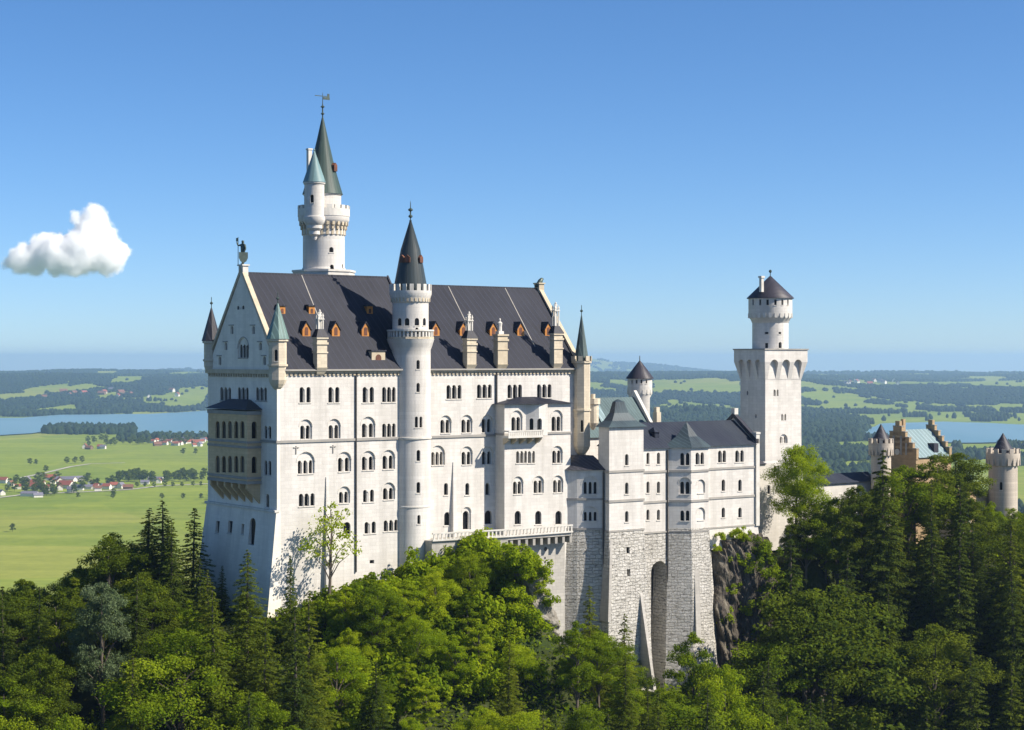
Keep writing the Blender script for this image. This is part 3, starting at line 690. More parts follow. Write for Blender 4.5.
# side turret
ua = Vector((-.62, -.78)).normalized()
tcx = (u_at(314.3, gv-2.3), gv-2.3)
bm = nb(); zt2 = lambda y: z_at(y, *tcx)
lathe(bm, tcx, [(.25, zt2(240)), (.42, zt2(238)), (.42, zt2(236.5)), (.8, zt2(234.5)), (.8, zt2(231)), (1.15, zt2(228.5)), (1.15, zt2(225.5)), (1.45, zt2(223)), (1.6, zt2(220)), (1.6, zt2(217)), (1.45, zt2(216.5)), (1.45, zt2(185)), (1.6, zt2(184)), (1.6, zt2(182.5))], 28); st = obj('side_turret', bm, MT['lime'], great, True)
C = CylFaces(st, tcx, 1.45); C.win(312, 194.5, 202.5, 3.4); C.apply(st)
bm = nb(); lathe(bm, tcx, [(1.68, zt2(182.5)), (1.55, zt2(180)), (.1, zt2(151)), (.16, zt2(150)), (0, zt2(148))], 24); obj('turret_roof', bm, MT['cone_pale'], st, True)
cx = (u_at(309.3, gv-.6), gv-.6); bm = nb(); box(bm, cx[0]-.3, cx[0]+.3, cx[1]-.3, cx[1]+.3, z_at(200, *cx), z_at(150, *cx)); box(bm, cx[0]-.38, cx[0]+.38, cx[1]-.38, cx[1]+.38, z_at(150, *cx), z_at(148.5, *cx)); obj('chimney', bm, MT['ltrim'], great)

# ================================================================== TERRACE IN FRONT OF THE EAST HALF
TV = -5.0
ta, tb = u_at(433.5, -4.0), u_at(572, TV)
terrace = mk('terrace', 'narrow terrace with white balustrade along the foot of the palace, on a shaded retaining wall', 'terrace', (ta, TV, -28))
zf = z_at(537, ta+12, TV)
bm = nb(); um_ = u_at(508, TV); prism(bm, [(ta, -3.6), (um_, TV), (um_, -3.3), (tb, -3.3), (tb, .0), (ta, 0.0)], -62, zf-.45); prism(bm, [(ta, -3.62), (um_, TV-.02), (tb, TV-.02), (tb, 0), (ta, 0)], zf-.45, zf); obj('retaining_wall', bm, MT['shade_greyed'], terrace)
rp = [(ta, -3.6), (u_at(508, TV), TV), (tb, TV)]
bm = nb(); bl = nb(); cb = nb()
for a, b in zip(rp, rp[1:]):
    a, b = Vector(a), Vector(b); d = (b-a); L = d.length; d.normalize(); nn = Vector((d.y, -d.x)); f = Face(terrace, tuple(a), tuple(d), tuple(nn))
    f.barr(bm, 0, L, -.1, .3, zf, zf+.22); f.barr(bm, 0, L, -.0, .24, zf+.95, zf+1.15)
    t = .2
    while t < L-.1: f.barr(bl, t, t+.22, .04, .19, zf+.22, zf+.952); t += .62
    t = .5
    while t < L and a.x > ta+3: f.shape(cb, [(t, zf-1.5), (t+.45, zf-1.5), (t+.45, zf-.452), (t, zf-.452)], -1.72, -.1); t += 1.35
obj('coping', bm, MT['ltrim'], terrace); obj('balustrade', bl, MT['ltrim'], terrace); obj('corbel', cb, MT['gtrim'], terrace)
f = Face(terrace, (0, -3.3), (1, 0), (0, -1)); bm = nb()
for px, y, r in ((545.5, 549, 2.2), (545, 558, 1.2), (545, 562, 1.2)):
    t = f.s_at(px); z = f.z(px, y); rr = r*.15; f.shape(bm, [(t+rr*math.cos(2*PI*i/10), z+rr*math.sin(2*PI*i/10)) for i in range(10)], -.3, .006)
obj('drain_hole', bm, MT['iron'], terrace)

MT['patina'] = roofing('patinated_blue_copper', (.016, .024, .034), (.032, .048, .058), .5, .5, (.10, .15, .155))
# ================================================================== BOWER WING (east annexe)
KV = -4.7
bower = mk('bower_wing', 'white annexe wing with polygonal bay, on rough pale stone footings beside the brown cliff', 'building', (58, KV, -32))
YE, YS1, YS2, YB = 446.5, 469.5, 499, 529
def lev(y, u, v): return z_at(y, u, v)
# --- main wing
w0, w1 = u_at(640, KV), u_at(757, KV); um = (w0+w1)/2
ze, zs1, zs2, zb = lev(446.5, um, KV), lev(468.7, um, KV), lev(498, um, KV), lev(528, um, KV)
bm = nb(); box(bm, w0, w1, KV, KV+10, zb, ze); wing = obj('wall', bm, MT['lime'], bower)
WF = Face(bower, (0, KV), (1, 0), (0, -1))
for px in (648, 658.5):
    WF.win((px,), 452.5, 464, 3.0); WF.win((px,), 481.5, 493, 3.0); WF.win((px,), 509.5, 520, 3.0)
WF.win((719.8, 724.3), 450.5, 462.3, 3.4); WF.win((737, 742), 450.3, 462, 3.4)
for px in (723.4, 740): WF.win((px,), 479.5, 491, 3.4); WF.win((px,), 507.5, 517.5, 3.4)
WF.apply(wing)
# --- polygonal bay
BK = KV-2.2
xa, xb, xc, xd = u_at(668.5, KV), u_at(691, BK), u_at(708.5, BK), 0
xd = xc+2.0
bp = [(xa, KV), (xb, BK), (xc, BK), (xd, KV), (xd, KV+4), (xa, KV+4)]
bm = nb(); prism(bm, bp, zb, ze-.02); kb = obj('polygonal_bay', bm, MT['lime'], bower)
d = (Vector(bp[1])-Vector(bp[0])).normalized(); F1 = Face(bower, bp[0], tuple(d), (d.y, -d.x)); F2 = Face(bower, (0, BK), (1, 0), (0, -1))
F1.win((682.2, 687.6), 453, 465.2, 3.6, parent=kb); F1.win((682.2, 687.6), 481.8, 494, 3.6, hood=477.5, parent=kb); F1.win((682.2, 687.6), 510.5, 520.8, 3.4, parent=kb)
F2.win((697.3, 702.2), 452.5, 464.3, 3.4, parent=kb)
for ya, yb in ((479.5, 493), (507.5, 520)): F2.win((700.8,), ya, yb, 6, blind=True, hood=ya, parent=kb)
F1.apply(kb); F2.apply(kb)
# --- square stair tower
TVk = KV-2.1
t0, t1 = u_at(609.2, TVk), u_at(643.5, TVk)
tz = lambda y: z_at(y, (t0+t1)/2, TVk)
bm = nb(); box(bm, t0, t1, TVk, TVk+2.4, tz(530), tz(426.5)); kt = obj('square_turret', bm, MT['lime'], bower)
TF = Face(bower, (0, TVk), (1, 0), (0, -1))
for ya, yb in ((454, 465.3), (482.5, 494), (511, 522)): TF.win((626.8,), ya, yb, 3.4, parent=kt)
TF.apply(kt)
cx = ((t0+t1)/2+.2, TVk+2.3)
bm = nb(); o = .45; poly = [(t0-o, TVk-o), (t1+o, TVk-o), (t1+o, TVk+2.4+o), (t0-o, TVk+2.4+o)]
mid = lambda k: [(cx[0]+(p[0]-cx[0])*k, cx[1]+(p[1]-cx[1])*k) for p in poly]
z_a, z_b = tz(427)+.02, z_at(399, *cx)
for k0, k1, q0, q1 in ((1, .62, 0, .22), (.62, .36, .22, .5), (.36, .22, .5, .9)): loft(bm, mid(k0), mid(k1), z_a+(z_b-z_a)*q0, z_a+(z_b-z_a)*q1)
pyramid(bm, mid(.22), z_a+(z_b-z_a)*.9, (cx[0], cx[1], z_b)); obj('turret_roof', bm, MT['patina'], kt)
# --- low polygonal pavilion
PVk = KV-.9
p0, p1 = u_at(577, PVk), t0+.05
pz = lambda y: z_at(y, (p0+p1)/2, PVk)
p0 = u_at(577, PVk+2.3); pm = u_at(565.5, -2.1)
pp = [(pm, -2.1), (p0, PVk+2.3), (p1, PVk), (p1, PVk+5.4), (pm, PVk+5.4)]
bm = nb(); prism(bm, pp, pz(530.5), pz(470.5)); pv = obj('pavilion', bm, MT['lime'], bower)
d = (Vector(pp[2])-Vector(pp[1])).normalized(); PF = Face(bower, pp[1], tuple(d), (d.y, -d.x))
PF.win((585.2, 590.2, 595.2), 482, 494, 3.0, hood=476.5, parent=pv); PF.win((585.4, 590.3, 595.2), 512, 521, 2.8, hood=506.5, parent=pv); PF.apply(pv)
bm = nb(); g = grow(pp, .4); tp = [(p0+1.2, PVk+4.2), (p0+1.6, PVk+3.6), (p1, PVk+2.6), (p1, PVk+5.4), (p0+1.2, PVk+5.4)]
loft(bm, g, tp, pz(470.6)+.03, pz(456.5)); obj('pavilion_roof', bm, MT['dslate'], pv)
# --- string courses
bm = nb()
for y, k in ((469.5, 0), (499, 1), (529, 2)):
    z = lev(y, um, KV); h = .17 if k < 2 else .12
    for poly in ([(w0, KV-.13), (w1+.1, KV-.13), (w1+.1, KV+1), (w0, KV+1)], grow(bp, .13)):
        prism(bm, poly, z-h, z+h); h += .003
    z = tz(y+1.5 if k else y+1.5); prism(bm, [(t0-.13, TVk-.13), (t1+.13, TVk-.13), (t1+.13, TVk+2.3), (t0-.13, TVk+2.3)], z-h, z+h)
    if k: prism(bm, grow(pp, .13), pz(y+.6)-.16, pz(y+.6)+.16)
obj('string_course', bm, MT['gtrim'], bower)
# --- wing roof, bay cone
zr = lev(421.5, um, KV+5)
bm = nb(); extr(bm, [(KV-.4, ze+.0), (KV+5, zr), (KV+10.4, ze+.0)], w0, w1-.35); obj('roof', bm, MT['blue'], bower)
bm = nb(); bc = ((xa+xd)/2+.1, KV+.6); g = grow(bp[:4], .4); g2 = [(bc[0]+(p[0]-bc[0])*.45, bc[1]+(p[1]-bc[1])*.45) for p in g]
zap = z_at(421.5, *bc)
loft(bm, g, g2, ze+.0, ze+(zap-ze)*.42); pyramid(bm, g2, ze+(zap-ze)*.42, (bc[0], bc[1], zap)); obj('bay_roof', bm, MT['patina'], kb)
bm = nb()
for px, y in ((653.5, 431),):
    uu = u_at(px, KV+2.5); box(bm, uu-.45, uu+.45, KV+1.7, KV+3.4, z_at(440, uu, KV+2.5), z_at(432, uu, KV+2.5)); pyramid(bm, [(uu-.6, KV+1.5), (uu+.6, KV+1.5), (uu+.6, KV+3.6), (uu-.6, KV+3.6)], z_at(432, uu, KV+2.5), (uu, KV+2.5, z_at(427, uu, KV+2.5)))
obj('dormer', bm, MT['blue'], bower)
# --- stepped east gable with dark coping
bm = nb(); extr(bm, [(KV, ze-.02), (KV+10, ze-.02), (KV+10, ze+.4), (KV+5, zr+.45), (KV, ze+.4)], w1-.33, w1+.12); obj('gable', bm, MT['lime'], bower)
bm = nb(); extr(bm, [(KV-.3, ze+.15), (KV+5, zr+.47), (KV+10.3, ze+.15), (KV+10.3, ze+.9), (KV+5, zr+1.15), (KV-.3, ze+.9)], w1-.5, w1+.25); obj('gable_coping', bm, MT['dslate'], bower)
bm = nb(); box(bm, w1-.45, w1+.3, KV-.3, KV+.5, zb-.3, z_at(434, w1, KV)); box(bm, w1-.55, w1+.4, KV-.4, KV+.6, z_at(434, w1, KV), z_at(432, w1, KV)); obj('pilaster', bm, MT['ltrim'], bower)
bm = nb(); box(bm, w1-.5, w1+.3, KV+4.6, KV+5.4, zr+.9, zr+1.9); obj('pedestal', bm, MT['ltrim'], bower)
# --- downpipes
for px, v in ((603.5, PVk-.1), (667.6, KV-.15)):
    bm = nb(); t = u_at(px, v); tube(bm, [(t, v, ze-.3 if px > 640 else pz(472)), (t, v, z_at(640 if px > 640 else 600, t, v))], .14, 6); obj('drainpipe', bm, MT['iron'], bower)
# --- rough stone footings
def foot(name, top, bot, y0, y1, u, v, m='rough'):
    bm = nb(); loft(bm, bot, top, z_at(y1, u, v), z_at(y0, u, v)-.0); return obj(name, bm, MT[m], bower)
g = grow(bp[:4], .06)
xf = lambda poly, d: [(p[0], p[1]) for p in grow(poly, d)]
foot('bay_footing', xf([bp[0], bp[1], bp[2], bp[3], (xd, KV+4), (xa, KV+4)], .05), xf([bp[0], bp[1], bp[2], (xd+1.2, KV), (xd+1.2, KV+4), (xa, KV+4)], 1.5), 528.5, 720, xb, BK)
tt = [(t0, TVk), (t1, TVk), (t1, TVk+6), (t0, TVk+6)]
tfo = foot('turret_footing', xf(tt, .05), xf(tt, 1.3), 530.5, 720, t0, TVk)
F3 = Face(bower, (0, TVk-.05), (1, 0), (0, -1), .3)
for ya, yb in ((547, 553.5), (569, 576)): F3.win((627.5,), ya, yb, 3.2, flat=True, sill=False, parent=tfo)
F3.apply(tfo)
foot('pavilion_footing', xf(pp, .05), xf(pp, .75), 530.8, 650, p0, PVk)
# wall between with the tall niche
bm = nb(); box(bm, t1-.3, xa+.6, KV, KV+4.5, -64, zb-.01); nw = obj('footing_wall', bm, MT['rough'], bower)
NF = Face(bower, (0, KV), (1, 0), (0, -1), 2.4)
ND = 3.2
ta_, tb_ = NF.s_at(651), NF.s_at(667.5); cut = nb()
NF.shape(cut, NF.arch((ta_+tb_)/2, (tb_-ta_), -60, NF.z(659, 561), n=12), -ND, .6); boolean(nw, cut, bower)
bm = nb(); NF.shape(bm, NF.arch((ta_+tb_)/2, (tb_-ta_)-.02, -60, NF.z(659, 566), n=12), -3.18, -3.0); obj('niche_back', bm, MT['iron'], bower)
bm = nb(); wa = u_at(709, KV); loft(bm, [(wa, KV-.35), (w1+.4, KV-.35), (w1+.4, KV+9), (wa, KV+9)], [(wa, KV-.02), (w1+.1, KV-.02), (w1+.1, KV+9), (wa, KV+9)], zb-3.5, zb-.01); obj('footing_wall', bm, MT['lime'], bower)
# buttresses
def buttress(pa, ya, pb, yb, wd, v0, v1, m='shade_greyed'):
    ua_ = u_at(pa, v0); z1 = z_at(ya, ua_, v0); ub_ = u_at(pb, v1); z0 = z_at(yb, ub_, v1)
    bm = nb(); loft(bm, [(ub_-wd/2, v1), (ub_+wd/2, v1), (ub_+wd/2, KV+1), (ub_-wd/2, KV+1)], [(ua_-wd/2, v0), (ua_+wd/2, v0), (ua_+wd/2, KV+1), (ua_-wd/2, KV+1)], z0, z1); obj('buttress', bm, MT[m], bower)
buttress(641, 591, 655, 690, .5, TVk-.4, TVk-4.2)
buttress(697, 565, 699, 640, 1.0, BK-.3, BK-1.35)
buttress(611.5, 540, 609.5, 622, .5, TVk-.15, TVk-.9)

# ================================================================== BUILDINGS BEHIND: knights' house, round turret, link wing, square tower
MT['kcopper'] = roofing('teal_copper', (.035, .062, .066), (.06, .095, .10), .6, .5, (.13, .19, .19))
kh = mk('rear_house', 'copper roofed house half hidden behind the pavilion, its roof weathered pale green', 'building', (60, 20, -30))
kv0, kv1 = 11.0, 21.0; ka, kc = u_at(586, kv0), u_at(656, kv0)
kz = lambda y: z_at(y, ka+5, kv0)
ke = kz(437)
bm = nb(); box(bm, ka, kc, kv0, kv1, -34, ke); kw = obj('wall', bm, MT['lime'], kh)
KF = Face(kh, (0, kv0), (1, 0), (0, -1)); KF.win((600.2,), 443.5, 453.5, 3); KF.apply(kw)
kr = z_at(397.5, ka+8, (kv0+kv1)/2)
bm = nb(); extr(bm, [(kv0-.4, ke), ((kv0+kv1)/2, kr), (kv1+.4, ke)], ka, kc-.5); obj('roof', bm, MT['kcopper'], kh)
q = Vector((0, (kv1-kv0)/2, kr-ke)).normalized()
bm = nb(); sl = (kr-ke)/5.0
a, b = u_at(601, kv0+1.5), u_at(607.5, kv0+1.5)
extr(bm, [(kv0+.2, ke+.2*sl+.55), (kv0+3.9, ke+3.9*sl+.5), (kv0+3.9, ke+3.9*sl+.62), (kv0+.2, ke+.2*sl+.68)], a, b); obj('pale_roof_panel', bm, MT['pcopper'], kh)
bm = nb(); extr(bm, [(kv0-.5, ke-.5), ((kv0+kv1)/2, kr+.5), (kv1+.5, ke-.5), (kv1+.5, ke+.5), ((kv0+kv1)/2, kr+1.1), (kv0-.5, ke+.4)], kc-.5, kc+.1); extr(bm, [(kv0, -34), (kv0, ke), ((kv0+kv1)/2, kr+.5), (kv1, ke), (kv1, -34)], kc-.45, kc); obj('gable', bm, MT['lime'], kh)
bm = nb(); box(bm, kc-.6, kc+.3, kv0-.9, kv0+.1, ke-2.5, z_at(412, kc, kv0)); box(bm, kc-.5, kc+.2, kv0-.7, kv0, z_at(412, kc, kv0), z_at(407, kc, kv0)); obj('chimney', bm, MT['sand'], kh)
# small bartizan at the near corner of the rear house
bc = (u_at(593, 8.5), 8.5); bm = nb(); zb_ = lambda y: z_at(y, *bc)
prism(bm, ngon(bc, .9, 12), zb_(423), zb_(404)); lathe(bm, bc, [(.2, zb_(430)), (.9, zb_(423))], 12); prism(bm, ngon(bc, 1.15, 12), zb_(404), zb_(398.5)); prism(bm, ngon(bc, .35, 8), zb_(398.5), zb_(394)); box(bm, bc[0]-.9, bc[0]+.9, bc[1], kv0+.3, zb_(426), zb_(404)); obj('bartizan', bm, MT['sand'], kh)

rtc = (u_at(639.8, 24), 24.0)
rt = mk('round_turret', 'small round white turret with dark pointed roof, standing behind the copper roofed house', 'tower', (rtc[0], rtc[1], -30))
zz = lambda y: z_at(y, *rtc)
bm = nb(); lathe(bm, rtc, [(1.72, -34), (1.72, zz(398)), (2.05, zz(394.5)), (2.12, zz(392)), (2.12, zz(378.5))], 28); o = obj('wall', bm, MT['lime'], rt, True)
C = CylFaces(rt, rtc, 2.12)
for px in (632, 636.5, 641.5, 646.5): C.win(px, 379.8, 383.5, 1.8, flat=True)
C.win(638.5, 400, 404, 1.6)
C.apply(o)
bm = nb()
for i in range(16): a = 2*PI*i/16; wedge(bm, rtc, 1.7, 2.17, a-.09, a+.09, zz(394), zz(389.5))
obj('corbel_table', bm, MT['ltrim'], rt)
bm = nb(); lathe(bm, rtc, [(2.15, zz(378.6)), (2.42, zz(378.6)), (2.38, zz(377.8)), (.9, zz(366.5)), (.08, zz(360.5)), (.06, zz(356)), (0, zz(355.5))], 20); obj('roof', bm, MT['cone_slate'], rt, True)

lk = mk('link_wing', 'low white courtyard wing between the annexe gable and the square tower', 'building', (w1+5, 4, -30))
lv = 3.0; l0, l1 = w1+.15, u_at(803, lv); lz = lambda y: z_at(y, (l0+l1)/2, lv)
bm = nb(); box(bm, l0, l1, lv, lv+5, -32, lz(464)); lw = obj('wall', bm, MT['lime'], lk)
LF = Face(lk, (0, lv), (1, 0), (0, -1)); LF.win((775, 778.5), 465.5, 472, 2.4); LF.win((769,), 485, 494, 3); LF.apply(lw)
bm = nb(); extr(bm, [(lv-.3, lz(464)+.01), (lv+4, lz(456)), (lv+5.3, lz(464)+.01)], l0, u_at(766, lv)); obj('roof', bm, MT['dslate'], lk)

sq = mk('square_tower', 'tall square white tower with arcaded top and a round drum under a pointed roof', 'tower', (100, 11, -32))
sv = 10.0; ang = R(-3)
sO = Vector((u_at(765.3, sv), sv)); sA = Vector((math.cos(ang), math.sin(ang))); sB = Vector((-math.sin(ang), math.cos(ang)))
sa = hit(801, tuple(sO), tuple(sA)); sb = hit(740.5, tuple(sO), tuple(sB))
quad = lambda d: [tuple(sO-sA*d-sB*d), tuple(sO+sA*(sa+d)-sB*d), tuple(sO+sA*(sa+d)+sB*(sb+d)), tuple(sO-sA*d+sB*(sb+d))]
sz = lambda y: z_at(y, sO.x, sO.y)
bm = nb(); loft(bm, quad(.25), quad(0), -60, sz(377)); ow = obj('wall', bm, MT['lime'], sq)
f1 = Face(sq, tuple(sO), tuple(sA), tuple(-sB)); f2 = Face(sq, tuple(sO), tuple(sB), tuple(-sA))
f1.win((774.4, 777.6), 389.5, 396, 1.7, sill=False); f1.win((782, 785.2), 414, 420.5, 1.7, sill=False); f1.win((781.5, 785.5), 436.5, 443, 1.8, hood=434)
f2.win((747.6,), 391, 395, 1.5, sill=False); f2.win((756,), 414, 418, 1.5, sill=False)
f1.apply(ow); f2.apply(ow)
# machicolated head: piers flaring out with arched gaps
dO = .8
bm = nb(); loft(bm, quad(0.0), quad(.0), sz(378), sz(350.3)); loft(bm, quad(dO), quad(dO), sz(362), sz(350)); hd = obj('arcaded_head', bm, MT['lime'], sq)
for f, L, k in ((f1, sa, 3), (f2, sb, 3)):
    bm = nb(); n = k; 
    # solid flaring skirt, then cut arches through it
    pass
bm = nb(); loft(bm, quad(.02), quad(dO-.004), sz(380), sz(361.9)); sk = obj('corbel_skirt', bm, MT['lime'], sq)
cut = nb()
for f, L, k in ((f1, sa, 3), (f2, sb, 3)):
    for i in range(k):
        t = L*(i+.5)/k; f.shape(cut, f.arch(t, L/k*.66, sz(381), sz(359.5), n=10), .06, 3)
boolean(hd, cut.copy(), sq); boolean(sk, cut, sq)
bm = nb(); loft(bm, quad(dO+.15), quad(dO+.15), sz(350), sz(348.6)); obj('cornice', bm, MT['gtrim'], sq)
ctr = sO+sA*sa*.5+sB*sb*.5; ctr = Vector((u_at(770.3, ctr.y), ctr.y)); ctr = (ctr.x, ctr.y)
zz = lambda y: z_at(y, *ctr)
bm = nb(); lathe(bm, ctr, [(3.12, zz(348.7)), (3.12, zz(323)), (3.2, zz(322.5)), (3.4, zz(319.5)), (3.72, zz(317.5)), (3.78, zz(315.5)), (3.78, zz(298.5))], 40); dr = obj('drum', bm, MT['lime'], sq, True)
C = CylFaces(sq, ctr, 3.12); C.win(766.5, 343, 348, 3.0, flat=True); C.win(780.3, 342, 348, 3.6); C.win(766.5, 332, 334, 3.6, flat=True); C.win(780, 332, 334, 3.2, flat=True)
C2 = CylFaces(sq, ctr, 3.78)
for px in (753, 760, 767.5, 775.5, 782.5, 788): C2.win(px, 299.5, 305, 2.4, flat=True)
C.faces += C2.faces; C.apply(dr)
bm = nb(); merlons(bm, ctr, 3.6, 3.86, 24, .5, zz(318), zz(313.5)); obj('corbel_table', bm, MT['ltrim'], sq)
bm = nb(); lathe(bm, ctr, [(3.8, zz(298.7)), (4.08, zz(298.7)), (4.05, zz(297.8)), (2.1, zz(287)), (.12, zz(276)), (0, zz(275.8))], 32); obj('roof', bm, MT['cone_slate'], sq, True)
bm = nb(); lathe(bm, ctr, [(.07, zz(277)), (.07, zz(273)), (.25, zz(272)), (.25, zz(270.5)), (0, zz(269.5))], 8); obj('finial', bm, MT['bronze'], sq)
cx = (u_at(761.5, ctr[1]-1), ctr[1]-1); bm = nb(); box(bm, cx[0]-.28, cx[0]+.28, cx[1]-.28, cx[1]+.28, z_at(292, *cx), z_at(278, *cx)); box(bm, cx[0]-.4, cx[0]+.4, cx[1]-.4, cx[1]+.4, z_at(278, *cx), z_at(276, *cx)); obj('chimney', bm, MT['ltrim'], sq)

# ================================================================== GATEHOUSE AND ITS TOWERS
gh = mk('gatehouse', 'orange brick gatehouse with stepped gables and pale copper roof, above the dark trees', 'building', (135, 3, -36))
gv0 = 2.0
g0, g1 = u_at(916, gv0), u_at(951, gv0); gw_ = 8.5
gz = lambda y: z_at(y, (g0+g1)/2, gv0)
gze, gzr = gz(457), gz(430)
bm = nb(); box(bm, g0, g1, gv0, gv0+gw_, -38, gze); o = obj('wall', bm, MT['brick'], gh)
GF = Face(gh, (0, gv0), (1, 0), (0, -1))
bm = nb(); extr(bm, [(gv0-.3, gze), (gv0+gw_/2, gzr), (gv0+gw_+.3, gze)], g0+.5, g1-.5); obj('roof', bm, MT['pcopper'], gh)
for u0, m in ((g0-.05, 'brick'), (g1-.6, 'brick')):
    bm = nb(); n = 5
    for k in range(n):
        a = gv0-.15+(gw_/2)*k/n; b = gv0+gw_+.15-(gw_/2)*k/n; za = gze-.3 if k == 0 else gze+(gzr-gze)*k/n+.0
        zb_ = gze+(gzr-gze)*(k+1)/n+.6
        box(bm, u0, u0+.6, a, b, za-.001 if k else za, zb_)
    box(bm, u0, u0+.6, gv0+gw_/2-.5, gv0+gw_/2+.5, gzr+.59, gzr+1.6); g = obj('stepped_gable', bm, MT[m], gh)
    bm = nb()
    for k in range(n):
        zb_ = gze+(gzr-gze)*(k+1)/n+.6
        for a in (gv0-.15+(gw_/2)*k/n, gv0+gw_+.15-(gw_/2)*(k+1)/n): box(bm, u0-.1, u0+.7, a-.06, a+gw_/2/n+.02, zb_, zb_+.16)
    obj('gable_coping', bm, MT['gtrim'], g)
GW = Face(gh, (g0-.05, 0), (0, 1), (-1, 0), .2)
bm = nb()
for t in (2.2, 3.4, 5.1, 6.3): GW.shape(bm, GW.arch(gv0+t, .45, gze+.4, gze+2.6+(1.2 if 3 < t < 6 else 0)), .012, .05)
obj('blind_niche', bm, MT['gtrim'], gh)
bm = nb(); GW.shape(bm, [(gv0+gw_/2+.55*math.cos(i*PI/6), gze+.9+.55*math.sin(i*PI/6)) for i in range(12)], .0, .09); obj('clock_disc', bm, MT['ltrim'], gh)
bm = nb(); uu = (g0+g1)/2; box(bm, u_at(931.5, gv0+1.5)-.6, u_at(931.5, gv0+1.5)+.6, gv0+.4, gv0+2.4, gze+.5, gze+2.4); obj('dormer', bm, MT['dslate'], gh)
bm = nb(); cxx = u_at(908, gv0+gw_/2+1); box(bm, g0+1.2, g0+1.8, gv0+gw_/2-.3, gv0+gw_/2+.3, gzr-.5, gzr+1.9); obj('chimney', bm, MT['brick'], gh)
# lower gate block in the trees
bm = nb(); q0, q1 = u_at(958, -2), u_at(992, -2); box(bm, q0, q1, -2, 6, -38, z_at(492, q0+3, -2)); o = obj('gate_block', bm, MT['brick'], gh)
QF = Face(gh, (0, -2), (1, 0), (0, -1)); 
bm = nb(); box(bm, q0-1.2, q0+.4, -3.2, 5, -38, z_at(518, q0, -3)); obj('gate_pier', bm, MT['ltrim'], gh)
bm = nb(); box(bm, q0+2.6, q0+3.4, -2.12, -1.9, -36, z_at(506, q0, -2)); obj('quoin', bm, MT['ltrim'], gh)
bm = nb(); QF.shape(bm, QF.arch(q0+1.4, 1.5, -36.2, z_at(530, q0, -2)), -.1, .012); QF.shape(bm, QF.arch(q0+5.4, 1.3, -34.5, z_at(530, q0, -2)), -.1, .012); obj('window', bm, MT['glass'], gh)

def gtower(px, v, r, ytop, ymer, ycone, lab, name='gate_tower', cone=.62, slit=None, drop=60):
    c = (u_at(px, v), v); t = mk(name, lab, 'tower', (c[0], c[1], -36)); zz = lambda y: z_at(y, *c)
    bm = nb(); lathe(bm, c, [(r, -42), (r, zz(ymer+14)), (r+.12, zz(ymer+13.5)), (r+.42, zz(ymer+7)), (r+.45, zz(ymer+5)), (r+.45, zz(ymer+1))], 32); o = obj('wall', bm, MT['sand2'], t, True)
    bm = nb(); merlons(bm, c, r+.1, r+.45, 13, .55, zz(ymer+1.1), zz(ymer-3.6)); obj('battlement', bm, MT['sand2'], t)
    bm = nb()
    for i in range(18): a = 2*PI*i/18; wedge(bm, c, r, r+.47, a-.09, a+.09, zz(ymer+13), zz(ymer+5.5))
    obj('corbel_table', bm, MT['sand2'], t)
    bm = nb(); rr = r*cone; lathe(bm, c, [(rr, zz(ymer+1)), (rr, zz(ymer-2)), (rr+.25, zz(ymer-2)), (0.05, zz(ycone)), (0, zz(ycone)-.02)], 20); obj('roof', bm, MT['dslate'], t, True)
    if slit:
        C = CylFaces(t, c, r)
        for s_ in slit: C.win(*s_)
        C.apply(o)
    return t
MT['sand2'] = masonry('weathered_pale_stone', (.50, .44, .36), (.22, .19, .16), .9, .42, .02, .1, .2, .6)
gtower(1003, -4, 2.55, 437, 452, 433, 'round pale stone gate tower with battlements, standing clear beside the tall trees', slit=((1001, 482, 490, 2.6),))
gtower(881, 6, 1.75, 440, 442, 424, 'round stone gate tower with pointed dark roof, next to the orange stepped gable', cone=.78)
gwall = mk('curtain_wall', 'low white courtyard wall with dark sheet roof, behind the trees', 'wall', (118, 6, -34))
c0, c1 = u_at(806, 8), u_at(876, 8); cz = lambda y: z_at(y, (c0+c1)/2, 8)
bm = nb(); box(bm, c0, c1, 8, 12, -36, cz(483)); obj('wall', bm, MT['lime'], gwall)
bm = nb(); extr(bm, [(7.6, cz(483)), (10, cz(474)), (12.4, cz(483))], c0, c1); obj('roof', bm, MT['blue'], gwall)
# ================================================================== LAND
def vnoise(x, y, seed=0):
    """smooth value noise on arrays, 0..1"""
    xi, yi = np.floor(x).astype(np.int64), np.floor(y).astype(np.int64); xf, yf = x-xi, y-yi
    def h(a, b):
        n = (a*374761393 + b*668265263 + seed*1274126177) & 0xFFFFFFFF
        n = ((n ^ (n >> 13))*1274126177) & 0xFFFFFFFF
        return ((n ^ (n >> 16)) & 0xFFFF)/65535.0
    u_, v_ = xf*xf*(3-2*xf), yf*yf*(3-2*yf)
    return (h(xi, yi)*(1-u_)+h(xi+1, yi)*u_)*(1-v_)+(h(xi, yi+1)*(1-u_)+h(xi+1, yi+1)*u_)*v_
def fbm(x, y, seed=0, o=4):
    s, a, t = 0, 1, 0
    for i in range(o): s = s+a*vnoise(x*2**i, y*2**i, seed+i*17); t += a; a *= .5
    return s/t
PLAIN, RE = -190.0, 12.74e6
